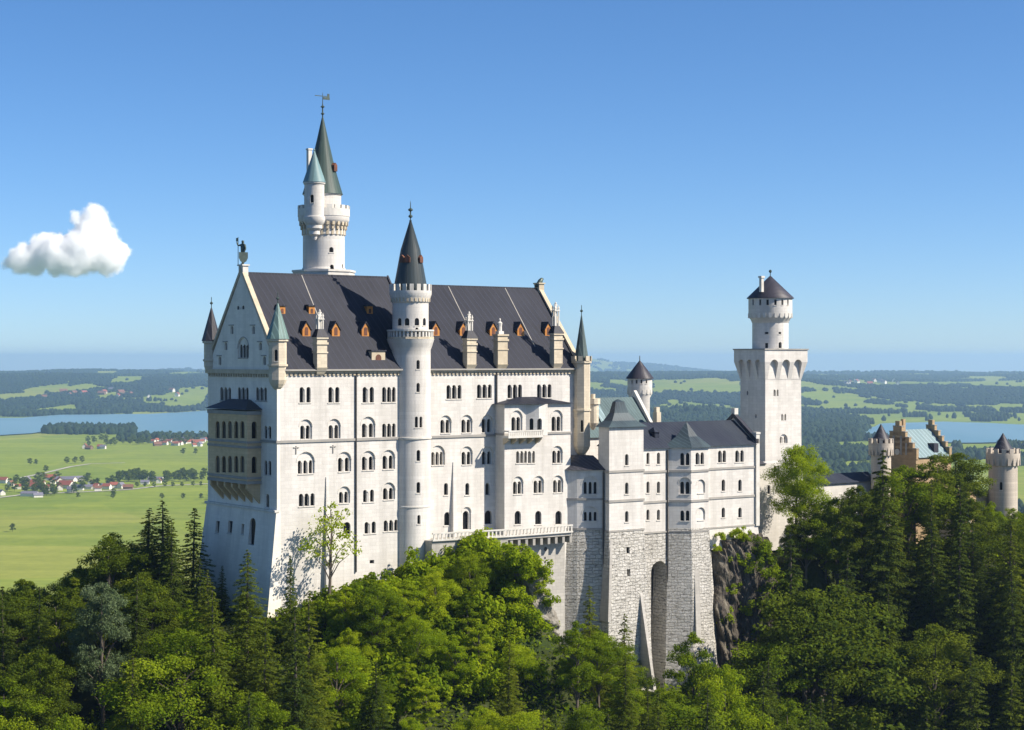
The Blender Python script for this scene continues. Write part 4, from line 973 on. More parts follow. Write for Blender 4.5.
def h_far(x, y):
    d = np.hypot(x, y); az = np.arctan2(x, y)
    z = PLAIN - d*d/RE
    k = np.clip((d-6800)/3500, 0, 1); k = k*k*(3-2*k)
    hl = fbm(x/2600+5, y/2600+3, 3, 4)
    z = z + k*np.clip(hl-.38, 0, 1)*150*np.clip(1-(d-15000)/14000, .12, 1)
    up = np.clip((d-6300-250*np.sin(az*40))/3000, 0, 1); z = z + 52*up*up*(3-2*up)*np.clip(1-(d-12000)/5000, .05, 1)*(.65+.7*fbm(x/1700, y/2600, 71, 2))
    # wooded ridge seen between the turrets, the two far blue heights, a low mound with meadows
    z = z + 30*np.exp(-((az-.125)/.045)**2-((d-10500)/1600)**2)
    z = z + 25*np.exp(-((az+.26)/.10)**2-((d-9500)/1500)**2)
    z = z + 190*np.exp(-((az-.038)/.020)**2-((d-24000)/2600)**2) + 120*np.exp(-((az-.075)/.03)**2-((d-24000)/2500)**2)
    z = z + 75*np.exp(-((az+.165)/.05)**2-((d-20000)/3000)**2)
    z = z + 38*np.exp(-((az-.10)/.03)**2-((d-5600)/420)**2)
    z = z + 1.6*(fbm(x/400, y/400, 9, 3)-.5)*np.clip((d-900)/1500, 0, 1)
    return z
# ---- the castle hill, in castle coordinates
ZT = ([-260, -160, -100, -60, -40, -25, -8, 0, 10, 22, 31, 34.5, 37, 42, 56, 72, 76, 80, 90, 110, 150, 190, 260], [-150, -104, -78, -58, -52, -44, -36.5, -34.5, -33, -30.5, -27.5, -29, -37, -44, -49, -53, -55, -48, -33, -31, -35, -37, -60])
VF = ([-100, 0, 35, 42, 60, 76, 80, 96, 110, 160], [-4, -3.5, -5.5, -9, -12, -12, -7, -5.5, -2.5, -1.5])
def h_hill(u, v):
    u, v = np.asarray(u, float), np.asarray(v, float)
    zt = np.interp(u, *ZT); f = np.interp(u, *VF)-v
    sl = np.interp(u, [-160, -40, 0, 44, 60, 78, 92, 120, 200], [.62, .66, .74, .86, .70, .95, .72, .50, .45])
    drop = np.clip(f, 0, 95)*sl
    cliff = np.clip(1-np.abs(u-85)/9, 0, 1); drop = drop + np.clip(f/3.0, 0, 1)*18*np.clip(cliff*1.8, 0, 1)
    gul = np.exp(-((u-98)/9)**2)*np.clip(f/14, 0, 1)*9; spur = np.exp(-((u-128-f*.3)/17)**2)*np.clip(f/24, 0, 1)*np.clip((70-f)/30, 0, 1)*9
    back = np.clip(v-30, 0, 400)*.62
    z = zt - drop - gul + spur - back
    z = z + (fbm(u/11, v/11, 21, 4)-.5)*4.5*np.clip(f/6, .12, 1)
    return np.maximum(z, -215)
def sheet(name, xs, ys, zs, mat, kind='structure'):
    n, m = xs.shape
    me = bpy.data.meshes.new(name); co = np.stack([xs, ys, zs], -1).reshape(-1, 3)
    idx = np.arange(n*m).reshape(n, m); q = np.stack([idx[:-1, :-1], idx[:-1, 1:], idx[1:, 1:], idx[1:, :-1]], -1).reshape(-1, 4)
    fast_mesh(me, co, q); me.materials.append(mat)
    me.polygons.foreach_set('use_smooth', np.ones(len(q), bool))
    o = bpy.data.objects.new(name, me); col.objects.link(o)
    if kind: o['kind'] = kind
    return o
def fast_mesh(me, co, faces):
    k = faces.shape[1]; nf = len(faces)
    me.vertices.add(len(co)); me.vertices.foreach_set('co', np.ascontiguousarray(co, np.float32).ravel())
    me.loops.add(nf*k); me.loops.foreach_set('vertex_index', np.ascontiguousarray(faces, np.int32).ravel())
    me.polygons.add(nf); me.polygons.foreach_set('loop_start', np.arange(0, nf*k, k, dtype=np.int32)); me.update(calc_edges=True)

def mat_fields():
    k = NT('meadow_fields'); p = k.mapping((1, 1, 1))
    def vor(scale, stretch):
        x = k.n('ShaderNodeTexVoronoi'); x.inputs['Scale'].default_value = scale; k.l(k.mapping(stretch), x.inputs['Vector'])
        s = k.n('ShaderNodeSeparateColor'); k.l(x.outputs['Color'], s.inputs[0]); return s.outputs[0]
    parcels = vor(1/420, (1, .55, 1)); small = vor(1/190, (.8, 1, 1))
    v = k.math('ADD', k.math('MULTIPLY', parcels, .6), k.math('MULTIPLY', small, .3)); v = k.math('ADD', v, k.math('MULTIPLY', k.noise(p, 1/160, 5, .6), .25))
    c = k.ramp(v, [(.18, (.10, .17, .006)), (.36, (.17, .25, .009)), (.52, (.25, .305, .018)), (.64, (.14, .215, .009)), (.86, (.32, .31, .06))])
    stripe = k.noise(k.mapping((.0015, .028, 1)), 1.0, 4, .65)      # mown swathes
    c = k.mix(.5, c, k.ramp(stripe, [(.35, (.085, .13, .011)), (.65, (.25, .285, .045))]))
    fine = k.noise(p, .06, 5, .7); c = k.mix(.35, c, k.ramp(fine, [(.3, (.07, .11, .011)), (.7, (.24, .27, .05))]))
    return k.done(k.bsdf(c, .95, None, .1))
def mat_ground():
    k = NT('forest_floor'); p = k.mapping((1, 1, 1)); f = k.noise(p, .5, 6, .65); g = k.noise(p, .12, 4, .6)
    c = k.ramp(f, [(.3, (.018, .024, .008)), (.55, (.035, .046, .011)), (.75, (.065, .06, .035))])
    c = k.mix(k.ramp(g, [(.5, (0, 0, 0)), (.7, (1, 1, 1))]), c, (.03, .05, .012))
    return k.done(k.bsdf(c, .95, k.bump(f, .8, .5), .1))
MT['fields'] = mat_fields(); MT['floor'] = mat_ground()
def mat_rock():
    k = NT('grey_brown_rock'); p = k.mapping((1, 1, .35)); f = k.noise(p, .55, 8, .68); g = k.noise(k.mapping((1.6, 1.6, .2)), .9, 6, .65)
    c = k.ramp(f, [(.28, (.03, .026, .02)), (.48, (.10, .088, .068)), (.62, (.19, .17, .135)), (.8, (.32, .295, .25))])
    c = k.mix(k.ramp(g, [(.45, (0, 0, 0)), (.62, (.8, .8, .8))]), c, (.06, .05, .045))
    h = k.math('ADD', f, k.math('MULTIPLY', k.noise(p, 2.2, 8, .7), .5))
    return k.done(k.bsdf(c, .95, k.bump(h, 1.0, .6), .1))
MT['rock'] = mat_rock()
def mat_pale_rock():
    k = NT('pale_limestone_rock'); p = k.mapping((1, 1, .7)); f = k.noise(p, .8, 8, .7)
    c = k.ramp(f, [(.3, (.06, .052, .04)), (.48, (.24, .22, .185)), (.75, (.42, .40, .35))]); h = k.noise(p, 1.6, 8, .7)
    return k.done(k.bsdf(c, .95, k.bump(h, 1.0, .5), .1))
MT['prock'] = mat_pale_rock()

# far plain: polar sheet with the Earth's fall-off
rr = np.concatenate([np.geomspace(330, 30500, 330)]); aa = np.radians(np.linspace(-62, 62, 420))
ra, ang_ = np.meshgrid(rr, aa, indexing='ij'); xs, ys = ra*np.sin(ang_), ra*np.cos(ang_)
sheet('valley_ground', xs, ys, h_far(xs, ys), MT['fields'])
# castle hill: finer sheet, in world coordinates
us, vv = np.meshgrid(np.concatenate([np.arange(-420, -90, 12.), np.arange(-90, 200, 2.0), np.arange(200, 420, 12.)]), np.concatenate([np.arange(-150, -70, 6.), np.arange(-70, 40, 1.7), np.arange(40, 420, 9.)]), indexing='ij')
hx = P0.x+U.x*us+V.x*vv; hy = P0.y+U.y*us+V.y*vv
sheet('castle_hill', hx, hy, h_hill(us, vv), MT['floor'])

# ---- lakes and far strips of water
def mat_water():
    k = NT('lake_water'); f = k.noise(k.mapping((1, .12, 1)), .004, 4); c = k.ramp(f, [(.35, (.10, .20, .22)), (.7, (.15, .25, .27))])
    r = k.noise(k.mapping((1, 1, 1)), .05, 3)
    return k.done(k.bsdf(c, .3, k.bump(r, .05, .5), .4))
MT['water'] = mat_water()
def at_d(px, d): return ((px-CX)/FPX*d, d)
def lake(pts, name='lake_water'):
    """outline by azimuth column and distance, laid just above the plain"""
    bm = nb(); dense = []
    for (p, d), (q, e) in zip(pts, pts[1:]+pts[:1]):
        for k in range(8): dense.append((p+(q-p)*k/8, d+(e-d)*k/8))
    xy = np.array([at_d(p, d) for p, d in dense]); j = (fbm(xy[:, 0]/300, xy[:, 1]/300, 31, 3)-.5)
    xy[:, 1] += j*260
    c = xy.mean(0); 
    ring = xy; vs_ = []
    N = 10
    for k in range(N+1):
        t = k/N; q = c+(ring-c)*t
        for x, y in (q if k else q[:1]): vs_.append((x, y, PLAIN-(x*x+y*y)/RE+3.0))
    L = len(ring); V_ = [bm.verts.new(p) for p in vs_]
    for i in range(L): bm.faces.new((V_[0], V_[1+i], V_[1+(i+1) % L]))
    for k in range(N-1):
        for i in range(L): a = 1+k*L; b = a+L; bm.faces.new((V_[a+i], V_[b+i], V_[b+(i+1) % L], V_[a+(i+1) % L]))
    me = bpy.data.meshes.new(name); bmesh.ops.recalc_face_normals(bm, faces=bm.faces); bm.to_mesh(me); bm.free(); me.materials.append(MT['water'])
    o = bpy.data.objects.new(name, me); col.objects.link(o); o['kind'] = 'structure'; return o
L1 = [(-260, 4150), (-60, 4250), (30, 4500), (75, 4900), (120, 4780), (165, 4350), (230, 4200), (330, 4350), (420, 4700), (430, 5600), (330, 6300), (230, 6700), (150, 6150), (60, 6050), (20, 5700), (-40, 5650), (-120, 6300), (-260, 6100)]
L2 = [(862, 4500), (890, 4150), (960, 4000), (1020, 4180), (1080, 4250), (1240, 4300), (1250, 5200), (1100, 5050), (1020, 5120), (940, 5420), (880, 5300)]
lake(L1); lake(L2)
def in_poly(px, d, pts):
    inside = np.zeros(px.shape, bool); n = len(pts)
    for i in range(n):
        x1, y1 = pts[i]; x2, y2 = pts[(i+1) % n]
        c = ((y1 > d) != (y2 > d)) & (px < (x2-x1)*(d-y1)/(y2-y1+1e-9)+x1); inside ^= c
    return inside

# ---- far woods: thousands of small crowns in one object per wood
def leafmat(name, c1, c2, c3, transl=.25, rough=.6):
    k = NT(name); oi = k.n('ShaderNodeObjectInfo'); at = k.n('ShaderNodeAttribute', attribute_name='tint')
    f = k.math('ADD', k.math('MULTIPLY', at.outputs['Fac'], .65), k.math('MULTIPLY', oi.outputs['Random'], .35))
    c = k.ramp(f, [(.1, c1), (.5, c2), (.9, c3)])
    b = k.bsdf(c, .8, None, .08); t = k.n('ShaderNodeBsdfTranslucent'); k.l(k.mix(.5, c, tuple(x*1.3 for x in c3)), t.inputs[0])
    m = k.n('ShaderNodeMixShader'); m.inputs[0].default_value = transl; k.l(b, m.inputs[1]); k.l(t.outputs[0], m.inputs[2])
    return k.done(m.outputs[0])
MT['farwood'] = leafmat('far_wood_leaves', (.010, .021, .011), (.015, .030, .013), (.026, .044, .016), .08)
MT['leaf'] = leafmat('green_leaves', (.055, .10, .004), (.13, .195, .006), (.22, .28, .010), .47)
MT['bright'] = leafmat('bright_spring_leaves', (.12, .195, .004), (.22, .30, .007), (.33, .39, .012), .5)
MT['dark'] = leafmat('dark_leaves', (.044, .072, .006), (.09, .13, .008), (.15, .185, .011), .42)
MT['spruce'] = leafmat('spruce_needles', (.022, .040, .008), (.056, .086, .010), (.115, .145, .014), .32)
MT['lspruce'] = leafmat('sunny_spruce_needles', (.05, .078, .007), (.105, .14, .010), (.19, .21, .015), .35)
MT['pale'] = leafmat('pale_silver_leaves', (.055, .085, .03), (.10, .14, .06), (.16, .20, .10), .3)
MT['bark'] = plain('grey_brown_bark', (.07, .055, .04), (.13, .11, .085), 3, .9, .3, (1, 1, .3))

def set_tint(me, vals):
    a = me.attributes.new('tint', 'FLOAT', 'FACE'); a.data.foreach_set('value', np.ascontiguousarray(vals, np.float32))
def crowns_mesh(name, x, y, z, r, h, mat):
    """many small crowns: a lumpy cone-ish dome of 5+5+1 points each"""
    n = len(x); a = np.linspace(0, 2*PI, 6)[:5]
    rot = rng.uniform(0, 6.28, n)[:, None]
    def ring(fr, fz, jit):
        rad = r[:, None]*fr*(1+rng.uniform(-jit, jit, (n, 5))); zz_ = z[:, None]+h[:, None]*(fz+rng.uniform(-.06, .06, (n, 5)))
        return np.stack([x[:, None]+rad*np.cos(a+rot), y[:, None]+rad*np.sin(a+rot), zz_], -1)
    r0, r1, r2 = ring(.75, .05, .2), ring(1.0, .4, .25), ring(.6, .78, .3)
    top = np.stack([x+rng.uniform(-.2, .2, n)*r, y, z+h], -1)[:, None, :]
    co = np.concatenate([r0, r1, r2, top], 1).reshape(-1, 3); b = (np.arange(n)*16)[:, None]
    F = []
    for i in range(5):
        j = (i+1) % 5
        for k in (0, 5): F += [[k+i, k+j, k+5+j], [k+i, k+5+j, k+5+i]]
        F.append([10+i, 10+j, 15])
    F = np.array(F); faces = (b[:, :, None]+F[None]).reshape(-1, 3)
    me = bpy.data.meshes.new(name); fast_mesh(me, co, faces); set_tint(me, np.repeat(rng.random(n), len(F))*.7+rng.random(len(faces))*.3); me.materials.append(mat)
    return me
def wood(name, x, y, hmin=13, hmax=24, rw=.42, mat='farwood'):
    n = len(x); h = rng.uniform(hmin, hmax, n); o = bpy.data.objects.new(name, crowns_mesh(name, x, y, h_far(x, y)-.5, h*rw, h, MT[mat])); col.objects.link(o); o['kind'] = 'stuff'; return o
def scatter(n, p0, p1, d0, d1, fn):
    d = np.sqrt(rng.uniform(d0**2, d1**2, n)); px = rng.uniform(p0, p1, n); x, y = (px-CX)/FPX*d, d
    k = fn(px, d, x, y); return x[k], y[k]
nolake = lambda px, d: ~(in_poly(px, d, [(p, e) for p, e in L1]) | in_poly(px, d, L2))
# hills beyond the lakes
def row_of(x, y):
    d = np.hypot(x, y); return HY-h_far(x, y)*FPX/y
ROWS_W = ([366, 375, 376, 386, 388, 402, 404, 412, 420], [.6, .7, .82, .72, .24, .28, .50, .62, .1])
ROWS_C = ([362, 371, 373, 380, 382, 391, 394, 405, 408, 418, 422, 470], [.65, .7, .88, .8, .26, .28, .74, .74, .22, .24, .5, .5])
ROWS_E = ([368, 377, 379, 381, 388, 391, 404, 406, 411, 414, 421, 425, 427, 428, 438, 440, 443, 445, 459, 462, 479, 481, 520], [.6, .62, .58, .10, .14, .68, .74, .22, .26, .52, .60, .52, .04, .72, .74, .04, .04, .60, .58, .04, .08, .4, .4])
ROWS_F = ([368, 377, 379, 381, 388, 391, 404, 406, 411, 414, 421, 426, 520], [.7, .7, .65, .12, .16, .78, .82, .25, .2, .2, .05, .01, .0])
def wanted(px, x, y):
    wob = (fbm(px/26, np.zeros_like(px)+.5, 61, 3)-.5)*9+(fbm(x/240, y/340, 62, 2)-.5)*3; r = row_of(x, y)+wob*np.clip((430-row_of(x, y))/45+.35, .3, 1)
    w_ = np.clip((px-235-(fbm(y/300, x/300, 64, 3)-.5)*90)/40, 0, 1); e_ = np.clip((px-775)/30, 0, 1); f_ = np.clip((px-850)/18, 0, 1)
    east = np.interp(r, *ROWS_E)*(1-f_)+np.interp(r, *ROWS_F)*f_
    return np.interp(r, *ROWS_W)*(1-w_)+w_*(np.interp(r, *ROWS_C)*(1-e_)+east*e_)
def patchy(px, x, y, p):
    far = np.hypot(x, y) > 6600
    n = np.where(far, fbm(x/230, y/900, 5, 3)*.75+fbm(x/90, y/330, 15, 3)*.25, fbm(x/130, y/190, 25, 4))
    n = np.clip((n-.5)/.26+.5, 0, 1)            # roughly even spread
    return (n < p) | ((rng.random(len(px)) < .005) & (p > .05))
def hills(px, d, x, y): return patchy(px, x, y, wanted(px, x, y)) & nolake(px, d)
def rows_e(px, d, x, y): return patchy(px, x, y, wanted(px, x, y)) & nolake(px, d)
for name, a, b, d0, d1, n, hs_ in (('far_wood', -480, 1520, 6300, 9500, 84000, (9, 16)), ('far_wood', -480, 1520, 9500, 14500, 84000, (11, 20)), ('far_wood', -480, 1520, 14500, 28500, 72000, (16, 34))):
    x, y = scatter(n, a, b, d0, d1, hills); wood(name, x, y, *hs_, rw=.7)
# dark belts of forest right of the castle, nearer than the hills
def belts(px, d, x, y):
    n = fbm(x/420+3, y/300+8, 41, 4)
    k = (px > 600) & (d > 5500) & (d < 6800) & (n > .40)
    k |= (px > 560) & (px < 880) & (d > 4450) & (d < 5400) & (n > .43)
    k |= (px > 560) & (px < 872) & (d > 3350) & (d < 4150) & (n > .36)
    k |= (px > 560) & (px < 1300) & (d > 2450) & (d < 3150) & (n > .43)
    k |= (px > 985) & (d > 3300) & (d < 3950) & (n > .40)
    k |= (px > 560) & (px < 1300) & (d > 1500) & (d < 2300) & (n > .55)
    return k & nolake(px, d)
x, y = scatter(118000, 215, 1520, 1500, 6800, rows_e); wood('valley_wood', x, y, 12, 22, .4)
# shore woods on the lake to the west
def shore(px, d, x, y):
    n = fbm(x/300+1, y/200, 51, 4)
    k = (px > 42) & (px < 135) & (d > 4480+60*np.abs((px-92)/45)**2) & (d < 4900) & (n > .30)
    k |= (px > -300) & (px < 470) & (d > 5900) & (d < 7200) & (n > .56) & nolake(px, d)
    k |= (px > 118) & (px < 205) & (d > 4120) & (d < 4280) & (n > .38)
    return k
x, y = scatter(26000, -300, 470, 4100, 7200, shore); wood('shore_wood', x, y, 12, 22, .45)
# ================================================================== TREES
def quads(name, c, n, up, sz, asp, tint, mat):
    """leaf faces: centre, normal, long axis, size -> slightly folded rhombi"""
    n = n/np.linalg.norm(n, axis=1, keepdims=True); t = up - n*np.sum(up*n, 1, keepdims=True); t /= np.linalg.norm(t, axis=1, keepdims=True)+1e-9
    s = np.cross(n, t); L = sz[:, None]; Wd = L*asp
    p = np.stack([c-t*L*.5, c+s*Wd*.5+n*L*.06, c+t*L*.5, c-s*Wd*.5+n*L*.06], 1).reshape(-1, 3)
    f = np.arange(len(c)*4).reshape(-1, 4)
    me = bpy.data.meshes.new(name); fast_mesh(me, p, f); set_tint(me, tint); me.materials.append(mat); return me
def rdir(n):
    v = rng.normal(size=(n, 3)); return v/np.linalg.norm(v, axis=1, keepdims=True)
def trunk_mesh(H, limbs, r0):
    bm = nb(); tube(bm, [(0, 0, -2.5), (0, 0, H*.15), (H*.012, 0, H*.45), (H*.02, H*.01, H*.85)], [r0*1.25, r0, r0*.7, r0*.15], 7)
    for a, b, m in limbs: tube(bm, [a, m, b], [r0*.42, r0*.28, r0*.08], 5)
    me = bpy.data.meshes.new('trunk'); bmesh.ops.recalc_face_normals(bm, faces=bm.faces); bm.to_mesh(me); bm.free(); me.materials.append(MT['bark']); return me
def broadleaf(H, Wd, nl, nleaf, mat, sz=.26, low=.22, sparse=1.0):
    """trunk with limbs and a crown of uneven leaf clumps"""
    cs, rs = [], []
    for i in range(nl):
        t = (i+.5)/nl; zc = H*(low+.06+(1-low-.12)*t); prof = math.sin(PI*min(1, (t*.82+.16)))**.75
        a = i*2.399+rng.uniform(-.5, .5); rad = Wd*.5*prof*rng.uniform(.35, .82)
        if t > .9: rad *= .35
        cs.append((rad*math.cos(a), rad*math.sin(a), zc+rng.uniform(-.03, .03)*H)); rs.append(Wd*rng.uniform(.14, .25)*(.75+.4*prof)*(1 if t < .85 else .75))
    cs, rs = np.array(cs), np.array(rs); limbs = []
    for c, r in zip(cs, rs):
        zb = max(H*.14, c[2]-np.hypot(c[0], c[1])*.9-H*.06); limbs.append(((0, 0, zb), tuple(c), tuple(np.array(c)*np.array([.45, .45, 1])+np.array([0, 0, (zb-c[2])*.35]))))
    # sub-clumps on each lobe, leaves on each sub-clump
    k = 9; sub = []; sr = []; tb = []
    for c, r in zip(cs, rs):
        d = rdir(k); d[:, 2] = np.abs(d[:, 2])*.9+d[:, 2]*.1
        q = c+d*r*rng.uniform(.55, 1.05, (k, 1))*np.array([1, 1, .8]); sub.append(q); sr.append(np.full(k, r)*rng.uniform(.28, .55, k)); tb.append(np.clip(rng.normal(.5, .26)+rng.normal(0, .2, k), 0, 1))
    sub = np.concatenate(sub); sr = np.concatenate(sr); tb = np.concatenate(tb)
    w = sr**2; idx = rng.choice(len(sub), int(nleaf*sparse), p=w/w.sum()); d = rdir(len(idx)); rad = rng.random(len(idx))**.45
    p = sub[idx]+d*(sr[idx]*rad)[:, None]*np.array([1.1, 1.1, .75])
    nn = d*.55+rdir(len(idx))*.75+np.array([0, 0, .45])
    m = quads('crown', p, nn, rdir(len(idx)), rng.uniform(.6, 1.35, len(idx))*sz, .62, np.clip(tb[idx]+rng.normal(0, .13, len(idx)), 0, 1), mat)
    return trunk_mesh(H, limbs[:14], max(.16, H*.016)), m
def spruce(H, Wd, nleaf, mat, droop=.32, ragged=.28, sz=.35):
    nw = int(H*1.75); P, N, T, tint = [], [], [], []
    br = []
    for i in range(nw):
        t = (i+.3)/nw; z = H*(.06+.93*t); L = Wd*.5*(1-t)**.78*rng.uniform(1-ragged, 1.08)+.22; nb_ = max(4, int(9*(1-t)+4)); a0 = rng.uniform(0, 6.28)
        for j in range(nb_): br.append((z+rng.uniform(-.3, .3), a0+2*PI*j/nb_+rng.uniform(-.25, .25), L*rng.uniform(.6, 1.12), t, rng.uniform(0, 1)))
    Ls = np.array([b[2] for b in br]); cnt = rng.multinomial(nleaf, (Ls+.25)/np.sum(Ls+.25))
    for (z, a, L, t, tn), c in zip(br, cnt):
        s = rng.random(c)**.7; ca, sa_ = math.cos(a), math.sin(a)
        side = rng.normal(0, .16, c)*L*(1.1-s*.7)
        x = s*L; zz_ = z - droop*x*(.4+.6*s)+.12*L*s**3 + rng.uniform(-.35, .05, c)*(.4+.3*L*.3)
        P.append(np.stack([x*ca-side*sa_, x*sa_+side*ca, zz_], -1)); dirn = np.stack([np.full(c, ca), np.full(c, sa_), np.full(c, -droop)], -1)+rng.normal(0, .45, (c, 3))
        T.append(dirn); N.append(np.stack([np.full(c, ca*.35), np.full(c, sa_*.35), np.ones(c)], -1)+rng.normal(0, .5, (c, 3)))
        tint.append(np.clip(tn*.5+s*.35+rng.normal(0, .1, c), 0, 1))
    P, N, T = map(np.concatenate, (P, N, T)); tint = np.concatenate(tint)
    m = quads('crown', P, N, T, rng.uniform(.6, 1.3, len(P))*sz, .34, tint, mat)
    bm = nb(); tube(bm, [(0, 0, -2.5), (0, 0, H*.3), (0, 0, H*.98)], [H*.016, H*.012, .03], 6)
    me = bpy.data.meshes.new('trunk'); bm.to_mesh(me); bm.free(); me.materials.append(MT['bark']); return me, m
PROTO = {}
for key, mats, specs in (
    ('broad', ('leaf', 'dark', 'bright'), ((18, 10.5, 20, 24000), (20, 9.5, 22, 24000), (15, 10.5, 18, 22000), (17, 8.5, 18, 19000), (21, 7.0, 20, 17000), (16, 11.5, 15, 15000))),
    ('spruce', ('spruce', 'lspruce'), ((24, 10.8, 26000), (21, 9.2, 21000), (26, 10.4, 26000)))):
    for m in mats:
        PROTO[key, m] = []
    for sp in specs:
        if key == 'broad': H = sp[0]; tr, cr = broadleaf(H, sp[1], sp[2], sp[3], MT[mats[0]])
        else: H = sp[0]; tr, cr = spruce(H, sp[1], sp[2], MT[mats[0]])
        for i, m in enumerate(mats):
            c = cr if i == 0 else cr.copy()
            if i: c.materials[0] = MT[m]
            PROTO[key, m].append((H, sp[1], tr, c))
def plant(name, label, cat, group, protos, u, v, H, z=None, i=None, wide=1.0, rot=None):
    h0, w0_, tr, cr = protos[i if i is not None else random.randrange(len(protos))]
    if z is None: z = float(h_hill(u, v))
    o = bpy.data.objects.new(name, None); col.objects.link(o); o.location = L2W(u, v, z-.2); s = H/h0
    wsc = s*wide*random.uniform(.92, 1.1); o.scale = (wsc, wsc, s); o.rotation_euler = (random.uniform(-.03, .03), random.uniform(-.03, .03), random.uniform(0, 6.28) if rot is None else rot)
    o['label'] = label; o['category'] = cat
    if group: o['group'] = group
    for nm, me in (('trunk', tr), ('crown', cr)):
        c = bpy.data.objects.new(nm, me); col.objects.link(c); c.parent = o
    return o
# silhouette the canopy may reach, by picture column (keeps the castle clear)
CAN = ([-80, 0, 60, 100, 130, 150, 185, 200, 206, 230, 262, 272, 290, 330, 352, 372, 400, 432, 446, 465, 490, 505, 520, 530, 545, 560, 600, 622, 640, 660, 690, 715, 735, 755, 770, 790, 830, 858, 872, 885, 900, 950, 985, 1000, 1040, 1100],
       [585, 572, 560, 548, 520, 505, 505, 520, 556, 560, 590, 604, 580, 566, 572, 568, 566, 554, 547, 532, 535, 556, 583, 602, 606, 606, 612, 632, 655, 680, 660, 680, 672, 615, 560, 508, 490, 482, 466, 470, 468, 462, 476, 500, 505, 505])
HT = {}
def can_y(p): return float(np.interp(p, *CAN))
placed = []
def try_tree(u, v, kind, H0, wratio):
    z = float(h_hill(u, v)); D = depth(u, v); px = px_of(u, v)
    H = H0
    for _ in range(14):
        half = H*wratio*.5*FPX/D*(.35 if kind == 'spruce' else .8)
        lim = max(can_y(px+k*half) if kind == 'broad' else can_y(px+k*half*.6) for k in (-1, -.5, 0, .5, 1)) if True else 0
        if 74 < px < 132 and v < -6: lim = max(lim, 588)
        if 494 < px < 556 and v < -8: lim = max(lim, 632 if px > 506 else 596)
        lim += random.uniform(0, 6)
        top = HY-(z+H)*FPX/D
        if top >= lim: return z, D, px, H, top
        H *= .9
        if H < 4.5: return None
    return None
def add_tree(u, v, species, mat, H, label, group, z=None, i=None, wide=1.0, name=None, cat='tree'):
    placed.append((u, v)); return plant(name or {'broad': 'broadleaf_tree', 'spruce': 'spruce_tree'}[species], label, cat, group, PROTO[species, mat], u, v, H, z, i, wide)
def uv_px(px, v): return u_at(px, v)
def top_tree(px, ytop, v, species, mat, label, group=None, i=None, wide=1.0, Hmax=40, base=None):
    """a single tree named by where its tip shows"""
    u = u_at(px, v); z = float(h_hill(u, v)); H = z_at(ytop, u, v)-z
    return add_tree(u, v, species, mat, max(3, min(H, Hmax)), label, group, z, i, wide)
# --- trees one can single out
tr, cr = spruce(27, 12, 60000, MT['spruce'], .34, .3, .33); PROTO['grand', 'spruce'] = [(27, 12, tr, cr)]
u = u_at(884, -17); z = float(h_hill(u, -17)); placed.append((u, -17)); plant('spruce_tree', 'tallest dark spruce, its tip below the stone tower beside the stepped gable', 'tree', None, PROTO['grand', 'spruce'], u, -17, z_at(445, u, -17)-z, z, 0, 1.0)
top_tree(849, 483, -7, 'broad', 'dark', 'dark leafy tree right before the low courtyard wall', i=0, wide=.9)
top_tree(862, 480, -9, 'broad', 'dark', 'leafy tree between the courtyard wall and the tallest spruce', i=3, wide=.9)
tr, cr = broadleaf(15, 13, 40, 48000, MT['bright'], .26, .04); PROTO['dense', 'bright'] = [(15, 11.5, tr, cr)]
u = u_at(796, -3.5); z = z_at(522, u, -3.5); placed.append((u, -3.5)); plant('broadleaf_tree', 'sunlit bright green tree at the foot of the square tower', 'tree', None, PROTO['dense', 'bright'], u, -3.5, z_at(446, u, -3.5)-z+.3, z, 0, .92)
top_tree(958, 446, -9, 'broad', 'dark', 'tall leafy tree reaching the pale copper gatehouse roof', i=1, wide=1.35)
top_tree(908, 464, -10, 'broad', 'leaf', 'leafy tree hiding the foot of the orange stepped gable', i=2, wide=1.1)
top_tree(934, 450, -11, 'broad', 'dark', 'dense leafy tree below the orange stepped gable', i=3, wide=1.2)
top_tree(992, 500, -12, 'broad', 'leaf', 'yellowish leafy tree standing right before the clear round gate tower', i=2, wide=.8)
top_tree(838, 492, -10, 'broad', 'dark', 'leafy tree in front of the low white courtyard wall', i=3)
top_tree(246, 546, -12, 'spruce', 'lspruce', 'sunny spruce in front of the shaded gable wall near the corner', i=0, wide=1.2)
top_tree(290, 552, -8, 'spruce', 'lspruce', 'slender spruce against the sunlit wall by the gable corner', i=1, wide=.8)
top_tree(163, 497, 16, 'spruce', 'spruce', 'tallest black spruce in the shade behind the gable wall', i=2, wide=1.7)
top_tree(147, 505, 20, 'spruce', 'spruce', 'dark spruce twin next to the tallest black spruce', i=0, wide=1.6)
top_tree(192, 505, 14, 'spruce', 'spruce', 'dark spruce touching the lower gable wall', i=1, wide=1.4)
top_tree(112, 528, 18, 'broad', 'dark', 'dark rounded tree on the shaded ridge against the meadow', i=0, wide=1.1)
top_tree(590, 582, -16, 'spruce', 'lspruce', 'slim spruce before the shaded retaining wall of the terrace', i=1, wide=.9)
top_tree(622, 610, -22, 'spruce', 'lspruce', 'sunlit spruce in front of the rough stone turret footing', i=0, wide=1.0)
top_tree(694, 626, -24, 'broad', 'leaf', 'feathery tree in front of the rough stone bay footing', i=3, wide=.8)
top_tree(724, 664, -30, 'broad', 'bright', 'bright bushy tree at the foot of the brown cliff', i=2, wide=.7)
top_tree(789, 514, -6, 'broad', 'dark', 'dark round tree at the edge of the brown cliff', i=3, wide=.8)
top_tree(806, 506, -7, 'broad', 'dark', 'dark tree hiding the wall below the square tower', i=0, wide=1.1)
top_tree(826, 498, -8, 'broad', 'leaf', 'green tree beside the low courtyard wall', i=2, wide=.9)
